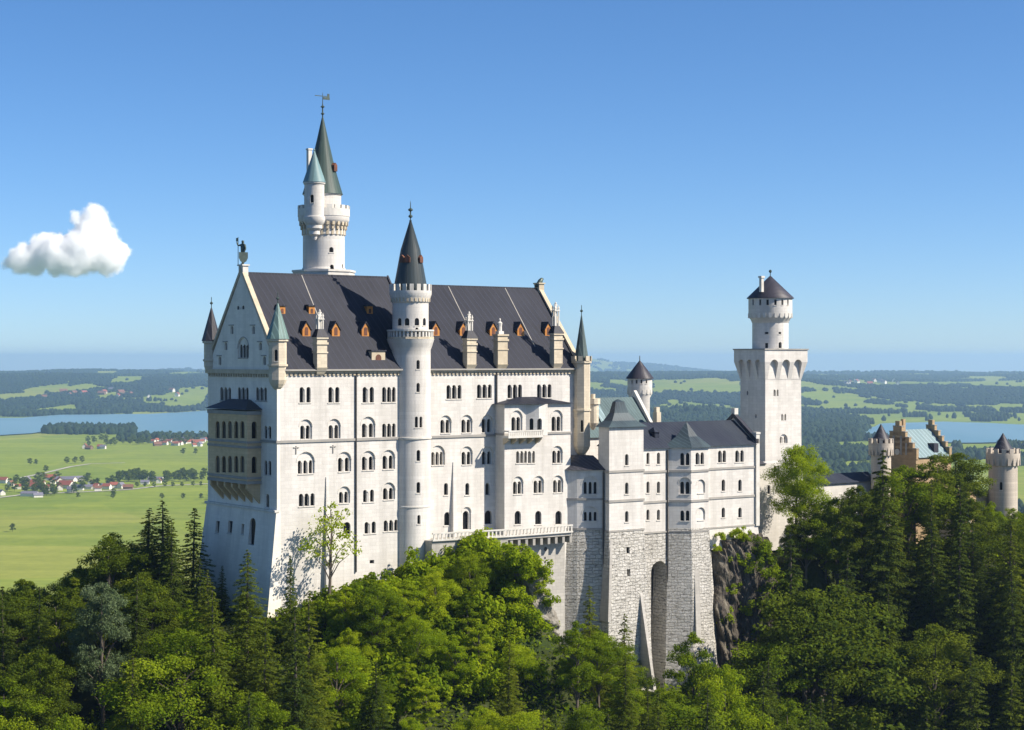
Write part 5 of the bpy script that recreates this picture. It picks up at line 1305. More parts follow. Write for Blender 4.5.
top_tree(790, 535, -12, 'spruce', 'spruce', 'dark spruce in the shaded gully beside the cliff', i=1, wide=1.2)
top_tree(826, 560, -20, 'broad', 'dark', 'dark round tree deep in the shaded gully', i=0, wide=1.2)
top_tree(842, 545, -17, 'spruce', 'spruce', 'dark spruce on the far side of the shaded gully', i=0, wide=1.2)
top_tree(806, 575, -20, 'broad', 'dark', 'dark tree at the bottom of the cliff gully', i=1, wide=1.1)
top_tree(1012, 504, -9, 'broad', 'leaf', 'leafy tree covering the foot of the clear round gate tower', i=1, wide=.9)
# sparse young tree against the wall
tr, cr = broadleaf(17, 9.0, 13, 1500, MT['bright'], .42, .34); PROTO['sparse', 'bright'] = [(17, 9.0, tr, cr)]
u = u_at(329, -4.2); z = float(h_hill(u, -4.2)); placed.append((u, -4.2))
plant('young_tree', 'thin half bare tree with sparse yellow-green leaves against the sunlit white wall', 'tree', None, PROTO['sparse', 'bright'], u, -4.2, z_at(497, u, -4.2)-z, z, 0, .95, 1.0)
c2 = cr.copy(); c2.materials[0] = MT['pale']; u = u_at(104, -20); z = float(h_hill(u, -20)); cp = PROTO['broad', 'leaf'][1][3].copy(); cp.materials[0] = MT['pale']; PROTO['broad', 'pale'] = [(20, 9.5, PROTO['broad', 'leaf'][1][2], cp)]
top_tree(103, 572, -5, 'broad', 'pale', 'pale silvery tree standing out of the dark forest', i=0, wide=.8)
# --- the forest slope, by zones
ZONES = (
    (-99, 70, 'slope wood below the near meadow'), (70, 205, 'wood below the shaded gable end'), (205, 330, 'wood under the sunlit palace corner'),
    (330, 545, 'sunlit thicket below the round stair tower'), (545, 720, 'gully wood below the stone footings'), (720, 830, 'shaded wood beside the brown cliff'),
    (830, 930, 'dark wood under the tallest spruce'), (930, 1200, 'wood below the gatehouse'))
def zone(px):
    for a, b, t in ZONES:
        if a <= px < b: return t
    return None
cands = []
for u in np.arange(-95, 190, 4.6):
    for v in np.arange(-64, -4, 4.2): cands.append((u+rng.uniform(-2, 2), v+rng.uniform(-2, 2), 0))
for u in np.arange(-95, -4, 5.0):
    for v in np.arange(-4, 46, 5.0): cands.append((u+rng.uniform(-2, 2), v+rng.uniform(-2, 2), 1))
for u in np.arange(82, 190, 5.2):
    for v in np.arange(-4, 3, 3.5): cands.append((u+rng.uniform(-2, 2), v+rng.uniform(-1, 1), 2))
random.shuffle(cands)
# the ones nearest the camera and the ones on the skyline first
count = 0
for u, v, kind_ in cands:
    px = px_of(u, v); zt = zone(px)
    if zt is None or px < -60 or px > 1090: continue
    if kind_ == 2 and (px < 800): continue
    if 74 < u < 90 and -15 < v < 0: continue
    if 34 < u < 45 and -9 < v < -2: continue
    if 110 < u < 150 and v > -3.5: continue
    mind = 4.0 if 330 < px < 545 else 4.6
    if any((u-a)**2+(v-b)**2 < mind**2 for a, b in placed): continue
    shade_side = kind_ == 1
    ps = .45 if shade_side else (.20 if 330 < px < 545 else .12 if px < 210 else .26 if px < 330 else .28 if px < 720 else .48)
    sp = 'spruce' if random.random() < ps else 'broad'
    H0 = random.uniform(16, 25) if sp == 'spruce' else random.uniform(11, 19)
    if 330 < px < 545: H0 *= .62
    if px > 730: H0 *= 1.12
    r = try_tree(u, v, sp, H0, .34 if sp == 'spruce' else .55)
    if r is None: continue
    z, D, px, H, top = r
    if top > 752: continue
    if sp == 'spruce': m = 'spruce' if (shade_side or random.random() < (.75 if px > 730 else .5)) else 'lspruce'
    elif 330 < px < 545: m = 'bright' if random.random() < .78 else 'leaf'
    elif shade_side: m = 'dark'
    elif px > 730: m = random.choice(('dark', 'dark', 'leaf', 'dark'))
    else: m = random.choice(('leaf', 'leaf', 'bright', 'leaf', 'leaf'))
    look = {'spruce': 'dark green spruce', 'lspruce': 'sunlit olive green spruce', 'leaf': 'mid green broadleaf tree', 'bright': 'bright yellow-green broadleaf tree', 'dark': 'dark green broadleaf tree'}[m]
    where = 'shaded ridge behind the gable end' if shade_side else zt
    add_tree(u, v, sp, m, H, f'{look} in the {where}', f'{look}s in the {where}', z, wide=random.uniform(.9, 1.35) if sp == 'broad' else 1.15)
    count += 1
print('TREES', count)

# --- shrubs along the top of the slope and cliff tops
SH = []
for k in range(3):
    n = 1500; c = rng.normal(size=(14, 3))*np.array([1.0, 1.0, .5])+np.array([0, 0, 1.1]); idx = rng.integers(0, 14, n); d = rdir(n)
    p = c[idx]+d*(rng.random(n)**.5)[:, None]*.75; p[:, 2] = np.abs(p[:, 2])
    SH.append([quads('crown', p, d*.6+rdir(n)*.7+np.array([0, 0, .4]), rdir(n), rng.uniform(.22, .5, n), .62, np.clip(rng.random(14)[idx]*.6+rng.random(n)*.4, 0, 1), MT['bright'])])
    m2 = SH[-1][0].copy(); m2.materials[0] = MT['leaf']; SH[-1].append(m2)
def shrub(u, v, s, label, group, dark=False, z=None):
    me = SH[random.randrange(3)][1 if dark else 0]; o = bpy.data.objects.new('shrub', me); col.objects.link(o)
    o.location = L2W(u, v, (float(h_hill(u, v)) if z is None else z)-.2); o.scale = (s, s, s*random.uniform(.8, 1.15)); o.rotation_euler = (0, 0, random.uniform(0, 6.28))
    o['label'] = label; o['category'] = 'shrub'; o['group'] = group
for px in np.arange(338, 525, 4.2):
    for v in (-5.2, -8.0, -11.5, -15.5, -19.5):
        p = px+random.uniform(-3, 3); vv_ = v+random.uniform(-1, 1); u = u_at(p, vv_); z = float(h_hill(u, vv_)); s = random.uniform(.8, 1.5)
        if HY-(z+2*s)*FPX/depth(u, vv_) < can_y(p)-3: continue
        shrub(u, vv_, s, 'bright green shrub on the sunlit slope below the stair tower and terrace', 'shrubs on the sunlit slope below the palace', random.random() < .3)
for px, y, s in ((512, 556, 1.2), (516, 566, 1.0), (522, 558, 1.1), (530, 562, 1.0), (537, 570, .9), (526, 574, .7), (541, 580, .8), (545, 602, .8), (522, 600, .7), (530, 612, .6), (543, 626, 1.0), (542, 590, .5), (514, 590, .9), (516, 612, .9), (536, 618, .5), (514, 632, 1.1), (530, 640, .9)):
    v = -15; u = u_at(px, v); shrub(u, v, s, 'green shrub clinging to the pale rock rib', 'shrubs on the pale rock rib', False, z_at(y, u, v)-.8*s)
for px in np.arange(205, 335, 9):
    v = -5+random.uniform(-1.5, 1); u = u_at(px, v); shrub(u, v, random.uniform(.6, 1.1), 'green shrub at the foot of the palace corner wall', 'shrubs at the palace corner', True)
# --- undergrowth as one mass
n = 110000; uu = rng.uniform(-95, 190, n); vvv = rng.uniform(-68, 0, n); zz_ = h_hill(uu, vvv); cl = fbm(uu/5, vvv/5, 77, 3); k = (cl > .36) & ~((uu > 73) & (uu < 96) & (vvv > -14)); uu, vvv, zz_ = uu[k], vvv[k], zz_[k]
wx, wy = P0.x+U.x*uu+V.x*vvv, P0.y+U.y*uu+V.y*vvv; n = len(wx); kk = ~((uu > -1) & (vvv > -1)); 
p = np.stack([wx, wy, zz_+rng.random(n)**2*1.6], -1)
me = quads('undergrowth', p, rdir(n)*.8+np.array([0, 0, .6]), rdir(n), rng.uniform(.35, .9, n), .6, rng.random(n), MT['leaf']); o = bpy.data.objects.new('undergrowth', me); col.objects.link(o); o['kind'] = 'stuff'

# ================================================================== ROCKS
def rock(name, label, cen, half, seed, mat, sub=40, amp=.35, flatback=False):
    """a craggy block: a fine box pushed about by several octaves of ridged noise"""
    bm = nb(); bmesh.ops.create_cube(bm, size=2); bmesh.ops.subdivide_edges(bm, edges=bm.edges, cuts=sub, use_grid_fill=True)
    co = np.array([v.co for v in bm.verts]); l = np.linalg.norm(co, axis=1, keepdims=True); pn = (np.abs(co)**6).sum(1, keepdims=True)**(1/6)
    d = co/pn; s = np.array(half)
    q = d*s
    def n3(p, f, sd): return (fbm(p[:, 0]*f+p[:, 2]*f*.7, p[:, 1]*f-p[:, 2]*f*.45, sd, 4)-.5)
    wq = n3(q, .21, seed+9)*5
    rid = 1-np.abs(2*fbm((q[:, 0]+wq)/2.3+q[:, 2]/19, (q[:, 1]-wq)/2.3+q[:, 2]/23, seed+5, 5)-1)
    led = np.abs(((q[:, 2]/4.7+4.5*n3(q, .13, seed+3)) % 1)-.5)+n3(q, .8, seed+4)*.8
    q = q+d/np.linalg.norm(d, axis=1, keepdims=True)*((n3(q, .17, seed)*2.6+(rid-.6)*3.2+led*1.2)*amp*min(s)/2.2)[:, None]
    for v, c in zip(bm.verts, q): v.co = c
    me = bpy.data.meshes.new(name); bmesh.ops.recalc_face_normals(bm, faces=bm.faces); bm.to_mesh(me); bm.free(); me.materials.append(MT[mat])
    o = bpy.data.objects.new(name, me); col.objects.link(o); o.location = L2W(*cen); o.rotation_euler = (0, 0, A0); o['label'] = label; o['category'] = 'rock'
    return o
uc = (u_at(712, -6)+u_at(772, -6))/2+.6
rock('cliff', 'dark brown rock cliff with grassy ledges beneath the annexe wing', (uc, -.6, -46.5), (6.3, 5.6, 17.5), 3, 'rock', 70, .36)
ro = rock('rock_outcrop', 'pale ragged rock rib descending from the terrace corner', (u_at(531, -12.5), -12.0, z_at(608, u_at(531, -12.5), -12.5)), (1.15, 3.0, 7.8), 9, 'prock', 60, 1.2)
ro.rotation_euler = (R(-14), R(-7), A0)
rock('boulder', 'pale boulder among the bushes low in the gully', (u_at(598, -36), -36, float(h_hill(u_at(598, -36), -36))+2.2), (2.6, 2.0, 3.2), 14, 'prock', 24, .5)
for px, y, s in ((722, 536, .5), (738, 534, .6), (748, 538, .5), (738, 562, .7), (733, 589, .7), (748, 630, .8), (716, 548, .4), (760, 585, 1.1), (766, 560, 1.0), (772, 610, 1.3), (764, 640, 1.4), (757, 548, 1.1), (752, 566, 1.0), (742, 610, .9), (726, 618, .8), (758, 612, 1.2), (734, 648, 1.1), (770, 575, 1.3), (775, 590, 1.4)):
    v = -6.3; u = u_at(px, v); shrub(u, v, s, 'small tuft growing on a ledge of the brown cliff', 'tufts on the cliff ledges', px > 750, z_at(y, u, v)-.7*s)
# ================================================================== VALLEY: villages, field trees, roads
def fz(x, y): return float(h_far(np.array([x]), np.array([y]))[0])
ROOFS = {'red': plain('red_roof_tiles', (.30, .085, .05), (.22, .065, .042), .5, .8, .1), 'brown': plain('brown_roof_tiles', (.20, .085, .05), (.15, .07, .045), .5, .8, .1), 'grey': plain('grey_violet_roof', (.13, .12, .16), (.18, .17, .21), .5, .7, .1)}
PLA = plain('white_plaster', (.72, .69, .62), (.60, .57, .50), .3, .85, .05); BARNW = plain('barn_boards', (.20, .13, .08), (.14, .09, .055), .8, .85, .1)
HP = {}
def house_mesh(L, Wd, hw, hr, wallmat, roofmat):
    bm = nb(); box(bm, -L/2, L/2, -Wd/2, Wd/2, -1, hw); extr(bm, [(-Wd/2, hw), (Wd/2, hw), (0, hw+hr-.15)], -L/2, L/2)
    a = bpy.data.meshes.new('wall'); bmesh.ops.recalc_face_normals(bm, faces=bm.faces); bm.to_mesh(a); bm.free(); a.materials.append(wallmat)
    bm = nb(); o = .8; s = hr/(Wd/2); extr(bm, [(-Wd/2-o, hw-o*s), (0, hw+hr), (Wd/2+o, hw-o*s), (Wd/2+o, hw-o*s+.35), (0, hw+hr+.4), (-Wd/2-o, hw-o*s+.35)], -L/2-o, L/2+o)
    box(bm, L*.2, L*.2+1, .6, 1.5, hw+hr*.5, hw+hr+1.2)
    b = bpy.data.meshes.new('roof'); bmesh.ops.recalc_face_normals(bm, faces=bm.faces); bm.to_mesh(b); bm.free(); b.materials.append(roofmat)
    bm = nb()
    for sgn in (-1, 1):
        for k in range(3):
            for z in (1.2, 3.9):
                if z+1.5 < hw: x = -L/2+L*(k+.5)/3; box(bm, x-.55, x+.55, sgn*(Wd/2+.03)-.04, sgn*(Wd/2+.03)+.04, z, z+1.4)
    c = bpy.data.meshes.new('window'); bm.to_mesh(c); bm.free(); c.materials.append(MT['glass']); return a, b, c
for k, r in ROOFS.items(): HP[k] = [house_mesh(15, 10, 6.2, 4.6, PLA, r), house_mesh(20, 12, 5.2, 5.0, PLA if k != 'brown' else BARNW, r), house_mesh(12, 9, 6.5, 4.0, PLA, r)]
HP['grey'].append(house_mesh(38, 17, 6.5, 4.5, PLA, ROOFS['grey']))
def house(px, d, colr, i, label, group, rot, s=1.0, name='village_house', cat='house'):
    x, y = at_d(px, d); o = bpy.data.objects.new(name, None); col.objects.link(o); o.location = (x, y, fz(x, y)); o.rotation_euler = (0, 0, rot); o.scale = (s, s, s)
    o['label'] = label; o['category'] = cat; o['group'] = group
    for nm, me in zip(('wall', 'roof'), HP[colr][i]): c = bpy.data.objects.new(nm, me); col.objects.link(c); c.parent = o
def dist(y):
    lo, hi = 300., 40000.
    for _ in range(60):
        m = (lo+hi)/2
        if HY+FPX*(190/m+m/RE) > y: lo = m
        else: hi = m
    return lo
def village(pts, group, where):
    for px, y, c, i, s in pts:
        look = {'red': 'red roofed white house', 'brown': 'brown roofed house', 'grey': 'grey roofed house'}[c]
        if i == 3: look = 'long grey roofed barn'
        house(px, dist(y), c, i, f'{look} in the {where}', f'{look}s in the {where}', random.uniform(-.6, .6)+random.choice((0, 0, 1.57)), s*.78)
V1 = [(4, 483, 'red', 0, 1.1), (11, 486, 'brown', 2, 1), (2, 495, 'grey', 0, .9), (26, 482, 'grey', 1, 1), (32, 485, 'red', 2, 1), (36, 489, 'red', 1, 1.15), (41, 486, 'brown', 0, 1), (46, 491, 'red', 2, 1.1), (51, 480, 'red', 1, 1.1), (53, 484, 'red', 0, 1), (60, 483, 'red', 1, 1.15), (66, 482, 'grey', 3, 1), (66, 488, 'red', 3 if False else 1, 1.4), (60, 490, 'red', 0, 1), (75, 481, 'grey', 3, .9), (78, 490, 'grey', 1, 1), (85, 489, 'grey', 3, .8), (91, 485, 'brown', 2, 1), (95, 489, 'red', 0, 1), (98, 491, 'brown', 2, 1), (104, 487, 'grey', 3, .7), (107, 489, 'red', 0, 1), (114, 488, 'red', 2, 1.1), (121, 488, 'grey', 0, 1), (128, 489, 'brown', 1, .9), (30, 496, 'grey', 3, .8), (38, 497, 'grey', 1, .8), (156, 481, 'grey', 3, .8), (159, 483, 'brown', 0, .9), (145, 484, 'grey', 1, .8), (18, 489, 'red', 2, .9), (71, 492, 'grey', 2, 1)]
village(V1, 'houses', 'village strung along the road on the plain')
V2 = []
for k in range(52):
    t = random.random(); px = 152+t*56; V2.append((px, random.uniform(437.5, 446.5), random.choice(('red', 'red', 'red', 'brown', 'grey')), random.randrange(3), random.uniform(.9, 1.2)))
village(V2, 'houses', 'red village by the lake shore')
V3 = [(85, 448.5, 'red', 0, 1.2), (89, 449.5, 'brown', 1, 1), (100, 448.8, 'red', 2, 1.1), (103, 449, 'grey', 0, 1)]
village(V3, 'houses', 'small hamlet alone in the meadows')
V4 = [(random.uniform(30, 190), random.uniform(391, 399), random.choice(('red', 'grey', 'brown')), random.randrange(3), 1.6) for _ in range(14)] + [(random.uniform(845, 905), random.uniform(381.5, 386), random.choice(('red', 'grey')), 0, 1.8) for _ in range(12)]
V4 = [(p, y, c, i, s) for p, y, c, i, s in V4]
def hillhouse(px, y, c, i, s):
    # find where the sight line first meets the rising ground
    for d in np.geomspace(6300, 16000, 500):
        x, yy = at_d(px, d)
        if HY-fz(x, yy)*FPX/d <= y: house(px, d, c, i, 'tiny pale farmhouse on the far hill meadows', 'farmhouses on the far hills', random.uniform(0, 3), s); return
for q in V4: hillhouse(*q)
# field trees
FT = []
for k in range(3):
    tr, cr = broadleaf(12, 9.5, 11, 1300, MT['dark'], .95, .14); FT.append((12, 9.5, tr, cr))
def ftree(px, y, H, label, group):
    d = dist(y); x, yy = at_d(px, d); h0, w0_, tr, cr = random.choice(FT); o = bpy.data.objects.new('field_tree', None); col.objects.link(o); o.location = (x, yy, fz(x, yy)); s = H/h0; o.scale = (s, s, s); o.rotation_euler = (0, 0, random.uniform(0, 6))
    o['label'] = label; o['category'] = 'tree'
    if group: o['group'] = group
    for nm, me in (('trunk', tr), ('crown', cr)): c = bpy.data.objects.new(nm, me); col.objects.link(c); c.parent = o
ftree(12.5, 532, 10, 'lone oval tree in the middle of the near meadow', None)
for px, y in ((78, 498), (113, 498.5), (162, 499), (183, 499), (201, 499)): ftree(px, y, 9, 'round tree standing alone in the meadow just below the village', 'single trees below the village')
for px in (137, 145, 154, 165, 173, 182, 193, 201): ftree(px, 487+random.uniform(-.6, .6), 8.5, 'small round tree in the spaced row along the lane', 'row of small trees along the lane')
for px, y in ((183, 454.5), (195.5, 454.5), (46, 472), (67, 464), (75, 463.5), (82, 463), (30, 465), (36, 465)): ftree(px, y, random.uniform(11, 15), 'dark tree in the wide meadow between the two villages', 'trees between the two villages')
for k in range(40): ftree(random.uniform(118, 207), random.uniform(478.5, 482.5), random.uniform(13, 19), 'dark tree in the dense row behind the village road', 'dense row of trees behind the village')
for k in range(48): ftree(random.uniform(-2, 120), random.uniform(480, 496), random.uniform(10, 17), 'dark tree among the houses of the village on the plain', 'trees among the village houses')
for k in range(34): ftree(random.uniform(140, 208), random.uniform(436.5, 445), random.uniform(13, 20), 'dark tree among the red houses by the lake', 'trees among the lake village houses')
for k in range(18): ftree(random.uniform(76, 145), random.uniform(441, 446.5), random.uniform(12, 18), 'dark tree on the lake meadow edge near the shore wood', 'trees near the shore wood')
for k in range(26): ftree(random.uniform(808, 875), random.uniform(466, 478), random.uniform(12, 19), 'dark tree on the plain behind the low courtyard wall', 'trees on the plain behind the courtyard wall')
# lanes
MT['lane'] = plain('pale_gravel', (.42, .40, .33), (.34, .32, .26), .05, .9, .05)
def lane(pts, wd):
    bm = nb(); prev = None; P = []
    for (p, y), (q, e) in zip(pts, pts[1:]):
        for k in range(6): P.append(at_d(p+(q-p)*k/6, dist(y+(e-y)*k/6)))
    P.append(at_d(pts[-1][0], dist(pts[-1][1])))
    for i, (x, y) in enumerate(P):
        a = Vector(P[max(i-1, 0)]); b = Vector(P[min(i+1, len(P)-1)]); d = (b-a).normalized(); n = Vector((-d.y, d.x))*wd/2
        l = [bm.verts.new((x+s*n.x, y+s*n.y, fz(x+s*n.x, y+s*n.y)+.7)) for s in (-1, 1)]
        if prev: bm.faces.new((prev[0], prev[1], l[1], l[0]))
        prev = l
    me = bpy.data.meshes.new('path'); bmesh.ops.recalc_face_normals(bm, faces=bm.faces); bm.to_mesh(me); bm.free(); me.materials.append(MT['lane']); o = bpy.data.objects.new('path', me); col.objects.link(o); o['kind'] = 'structure'
lane([(-20, 500), (30, 494), (60, 493), (105, 491), (130, 489.5), (160, 486), (230, 483)], 9); lane([(20, 478), (45, 473), (70, 467), (90, 464), (125, 463)], 8)
lane([(560, 476), (700, 470), (860, 466)], 8)

# ================================================================== FIGURES: knight and lion on the gables, people at the gatehouse
def skin(name, mat, verts, edges, radii, parent=None, loc=(0, 0, 0), sub=1):
    me = bpy.data.meshes.new(name); me.from_pydata(verts, edges, []); o = bpy.data.objects.new(name, me); col.objects.link(o)
    sk = me.skin_vertices.new() if hasattr(me.skin_vertices, 'new') else None
    o.modifiers.new('s', 'SKIN'); 
    lay = me.skin_vertices[0].data if len(me.skin_vertices) else None
    if lay is not None:
        for i, r in enumerate(radii): lay[i].radius = (r, r); lay[i].use_root = (i == 0)
    m = o.modifiers.new('d', 'SUBSURF'); m.levels = sub; m.render_levels = sub
    bpy.context.view_layer.update(); nm = bpy.data.meshes.new_from_object(o.evaluated_get(bpy.context.evaluated_depsgraph_get())); o.modifiers.clear(); o.data = nm; nm.materials.clear(); nm.materials.append(mat)
    for p in nm.polygons: p.use_smooth = True
    o.location = loc
    if parent: o.parent = parent
    return o
def body_pts(arm_up=None, stride=.12):
    V_ = [(0, 0, .95), (0, 0, 1.2), (0, 0, 1.42), (0, 0, 1.52), (0, -.02, 1.66), (0, -.01, 1.76),
          (.19, 0, 1.40), (.25, .02, 1.14), (.24, -.1, .90), (-.19, 0, 1.40), (-.25, .02, 1.14), (-.24, -.1, .90),
          (.10, 0, .90), (.11, -stride, .5), (.11, -stride*.6, .07), (.11, -stride*.6-.16, .03), (-.10, 0, .90), (-.11, stride*.5, .5), (-.11, stride, .07), (-.11, stride-.16, .03)]
    E = [(0, 1), (1, 2), (2, 3), (3, 4), (4, 5), (2, 6), (6, 7), (7, 8), (2, 9), (9, 10), (10, 11), (0, 12), (12, 13), (13, 14), (14, 15), (0, 16), (16, 17), (17, 18), (18, 19)]
    Rr = [.15, .14, .16, .065, .105, .085, .075, .055, .042, .075, .055, .042, .095, .07, .05, .045, .095, .07, .05, .045]
    if arm_up: V_[9], V_[10], V_[11] = (-.2, 0, 1.42), (-.38, -.12, 1.38), (-.42, -.2, 1.66)
    return V_, E, Rr
# knight on the west gable: green bronze, banner staff and shield
kb_ = (.25, LV/2, ZR1+1.15); kn = mk('knight_statue', 'green bronze knight statue with shield and staff on the west gable peak', 'statue', kb_)
V_, E, Rr = body_pts(True, .05); s = 1.9
b = skin('body', MT['bronze'], [(x*s*1.1, y*s, z*s) for x, y, z in V_], E, [r*s*1.12 for r in Rr], kn)
b.rotation_euler = (0, 0, -PI/2+.2)
bm = nb(); tube(bm, [(-.35+kb_[0], .75+kb_[1], kb_[2]), (-.35+kb_[0], .75+kb_[1], kb_[2]+3.8)], .05, 6); prism(bm, [(-.36+kb_[0], .78+kb_[1]), (-.33+kb_[0], .78+kb_[1]), (-.33+kb_[0], 1.35+kb_[1]), (-.36+kb_[0], 1.35+kb_[1])], kb_[2]+3.2, kb_[2]+3.7); obj('banner_staff', bm, MT['bronze'], kn)
bm = nb(); Fs = Face(kn, (kb_[0]-.25, kb_[1]-.55), (1, -.15), (-.15, -1)); o_ = [(-.62, 1.5), (.62, 1.5), (.62, .7), (.4, .25), (0, 0), (-.4, .25), (-.62, .7)]; Fs.shape(bm, [(t, z+kb_[2]+.15) for t, z in o_], 0, .14); obj('shield', bm, MT['bronze'], kn)
# lion on the east gable: sitting, head raised
lb = (LU-.3, LV/2, ZR2+.1); li = mk('lion_statue', 'small stone lion sitting on the east gable peak', 'statue', lb)
Vl = [(-.5, 0, .38), (-.15, 0, .6), (.25, 0, 1.0), (.42, 0, 1.35), (.62, 0, 1.42), (.85, 0, 1.34), (.32, .18, .7), (.45, .18, .06), (.6, .18, .05), (.32, -.18, .7), (.45, -.18, .06), (.6, -.18, .05), (-.35, .3, .35), (-.05, .34, .3), (-.2, .32, .06), (.05, .32, .05), (-.35, -.3, .35), (-.05, -.34, .3), (-.2, -.32, .06), (.05, -.32, .05), (-.8, 0, .2), (-.9, .1, .6)]
El = [(0, 1), (1, 2), (2, 3), (3, 4), (4, 5), (2, 6), (6, 7), (7, 8), (2, 9), (9, 10), (10, 11), (0, 12), (12, 13), (13, 14), (14, 15), (0, 16), (16, 17), (17, 18), (18, 19), (0, 20), (20, 21)]
Rl = [.32, .34, .36, .34, .24, .14, .15, .1, .1, .15, .1, .1, .22, .17, .1, .09, .22, .17, .1, .09, .06, .07]
skin('body', MT['bronze'], [(x, y, z) for x, y, z in Vl], El, Rl, li)
# a few visitors at the gatehouse parapet
SKIN_ = plain('skin', (.42, .24, .17), (.40, .22, .15), 2, .6, .02)
def person(px, v, zf_, top, leg, label, rot):
    u = u_at(px, v); o = mk('person', label, 'person', (u, v, zf_)); V_, E, Rr = body_pts(None, .1); o.rotation_euler = (0, 0, rot)
    b = skin('body', SKIN_, V_, E, Rr, o)
    tp = [0, 1, 2, 6, 7, 9, 10]; mp = {k: i for i, k in enumerate(tp)}; E2 = [(mp[a], mp[c]) for a, c in E if a in mp and c in mp]
    skin('jacket', top, [V_[k] for k in tp], E2, [Rr[k]*1.16 for k in tp], o)
    lg = [0, 12, 13, 14, 16, 17, 18]; mp = {k: i for i, k in enumerate(lg)}; E3 = [(mp[a], mp[c]) for a, c in E if a in mp and c in mp]
    skin('trousers', leg, [V_[k] for k in lg], E3, [Rr[k]*1.12 for k in lg], o)
    bm = nb(); h = bmesh.ops.create_icosphere(bm, subdivisions=2, radius=.118); bmesh.ops.translate(bm, verts=bm.verts, vec=(0, .02, 1.72)); me = bpy.data.meshes.new('hair'); bm.to_mesh(me); bm.free(); me.materials.append(MT['iron']); hh = bpy.data.objects.new('hair', me); col.objects.link(hh); hh.parent = o; hh.scale = (1, 1, .98)
    bm = nb()
    for sx in (-1, 1): bmesh.ops.create_icosphere(bm, subdivisions=1, radius=.013, matrix=Matrix.Translation((sx*.035, -.115, 1.69)))
    me = bpy.data.meshes.new('eyes'); bm.to_mesh(me); bm.free(); me.materials.append(MT['iron']); e = bpy.data.objects.new('eyes', me); col.objects.link(e); e.parent = o
BLU = plain('blue_cloth', (.05, .17, .36), (.04, .14, .30), 3, .8, .05); WHT = plain('white_cloth', (.7, .7, .7), (.6, .6, .6), 3, .8, .05); DRK = plain('dark_cloth', (.04, .04, .06), (.03, .03, .04), 3, .8, .05)
gv_ = -5.2; pu = u_at(968, gv_); pz_ = z_at(557, pu, gv_)
pw = mk('parapet_wall', 'low pale parapet wall with visitors behind it, in front of the gatehouse', 'wall', (pu-2, gv_-1.2, pz_))
bm = nb(); box(bm, u_at(953, gv_-1), u_at(992, gv_-1), gv_-1.1, gv_-.7, pz_-9, pz_+.85); obj('wall', bm, MT['ltrim'], pw); bm = nb(); box(bm, u_at(953, gv_-1)-.1, u_at(992, gv_-1)+.1, gv_-1.2, gv_-.6, pz_+.85, pz_+1.0); obj('coping', bm, MT['trim'], pw)
bm = nb(); box(bm, u_at(953, gv_-1), u_at(995, gv_-1), gv_-.7, 3.0, pz_-9, pz_); me = bpy.data.meshes.new('forecourt_pavement'); bm.to_mesh(me); bm.free(); me.materials.append(MT['lane']); o = bpy.data.objects.new('forecourt_pavement', me); col.objects.link(o); o.location = P0; o.rotation_euler = (0, 0, A0); o['kind'] = 'structure'
person(967, gv_, pz_, BLU, DRK, 'visitor in a blue jacket behind the parapet before the gatehouse', A0+.3)
person(970.5, gv_+.6, pz_, WHT, BLU, 'visitor in a white top beside the one in blue', A0-.4)
person(988, gv_+.2, pz_, DRK, DRK, 'visitor in dark clothes nearer the round gate tower', A0)

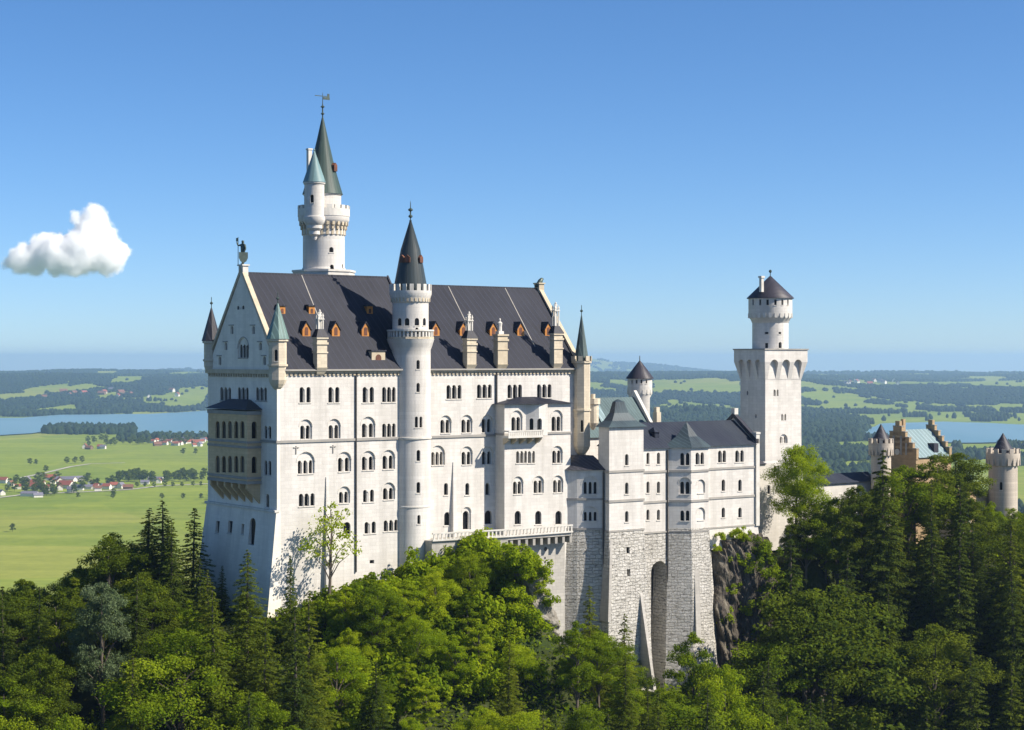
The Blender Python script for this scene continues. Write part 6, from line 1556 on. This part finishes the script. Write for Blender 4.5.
# ================================================================== CLOUD
CD = 6000.0; S_ = CD/FPX
puffs = [(24, 259, 17, 0), (45, 250, 19, 4), (62, 254, 21, -6), (84, 250, 25, 0), (105, 254, 22, 5), (92, 229, 19, 3), (94, 214, 12, 0), (77, 218, 8, -4), (9, 263, 9, 0), (120, 252, 10, 4), (75, 262, 17, -8), (102, 236, 14, 6), (35, 263, 14, 2), (55, 263, 14, -3)]
def cloud():
    k = NT('white_cloud_vapour'); tc = k.n('ShaderNodeTexCoord'); pos = tc.outputs['Object']
    n1 = k.n('ShaderNodeTexNoise'); n1.inputs['Scale'].default_value = .030; n1.inputs['Detail'].default_value = 8; n1.inputs['Roughness'].default_value = .66; k.l(pos, n1.inputs['Vector'])
    disp = k.math('MULTIPLY', k.math('SUBTRACT', n1.outputs['Fac'], .5), 74.0)
    best = None
    for px, y, r, dz in puffs:
        c = ((px-70)*S_, dz*S_, (245-y)*S_); vm = k.n('ShaderNodeVectorMath', operation='DISTANCE'); k.l(pos, vm.inputs[0]); vm.inputs[1].default_value = c
        e = k.math('SUBTRACT', r*S_*1.02, vm.outputs['Value'])
        if best is None: best = e
        else:
            x = k.n('ShaderNodeMath', operation='SMOOTH_MAX'); k.l(best, x.inputs[0]); k.l(e, x.inputs[1]); x.inputs[2].default_value = 16; best = x.outputs[0]
    f = k.math('ADD', best, disp); dn = k.n('ShaderNodeMapRange'); dn.interpolation_type = 'SMOOTHSTEP'; k.l(f, dn.inputs['Value']); dn.inputs['From Min'].default_value = 0; dn.inputs['From Max'].default_value = 17; dn.inputs['To Max'].default_value = .075
    v = k.n('ShaderNodeVolumePrincipled'); v.inputs['Color'].default_value = (.999, .999, .999, 1); v.inputs['Anisotropy'].default_value = .0; k.l(dn.outputs[0], v.inputs['Density']); k.l(v.outputs[0], k.out.inputs['Volume'])
    k.m.cycles.volume_sampling = 'MULTIPLE_IMPORTANCE' if hasattr(k.m, 'cycles') else None
    bm = nb()
    lathe(bm, (0, 0), [(0, -110), (235, -110), (262, -70), (255, 30), (170, 75), (110, 165), (0, 170)], 24)
    for v_ in bm.verts: v_.co.y *= .55
    me = bpy.data.meshes.new('cloud'); bmesh.ops.recalc_face_normals(bm, faces=bm.faces); bm.to_mesh(me); bm.free(); me.materials.append(k.m); o = bpy.data.objects.new('cloud', me); col.objects.link(o)
    o.location = ((70-512)*S_, CD, (358-245)*S_); o['label'] = 'single white puffy cloud in the blue sky above the lake'; o['category'] = 'cloud'
cloud()
# ================================================================== HAZE
k = NT('pale_haze'); v = k.n('ShaderNodeVolumePrincipled'); v.inputs['Color'].default_value = (.44, .67, 1.0, 1); v.inputs['Density'].default_value = HAZE_DENSITY; v.inputs['Anisotropy'].default_value = .2; k.l(v.outputs[0], k.out.inputs['Volume'])
bm = nb(); box(bm, -31000, 31000, -3000, 31000, -280, 62); me = bpy.data.meshes.new('haze'); bmesh.ops.recalc_face_normals(bm, faces=bm.faces); bm.to_mesh(me); bm.free(); me.materials.append(k.m); o = bpy.data.objects.new('haze', me); col.objects.link(o); o['kind'] = 'stuff'
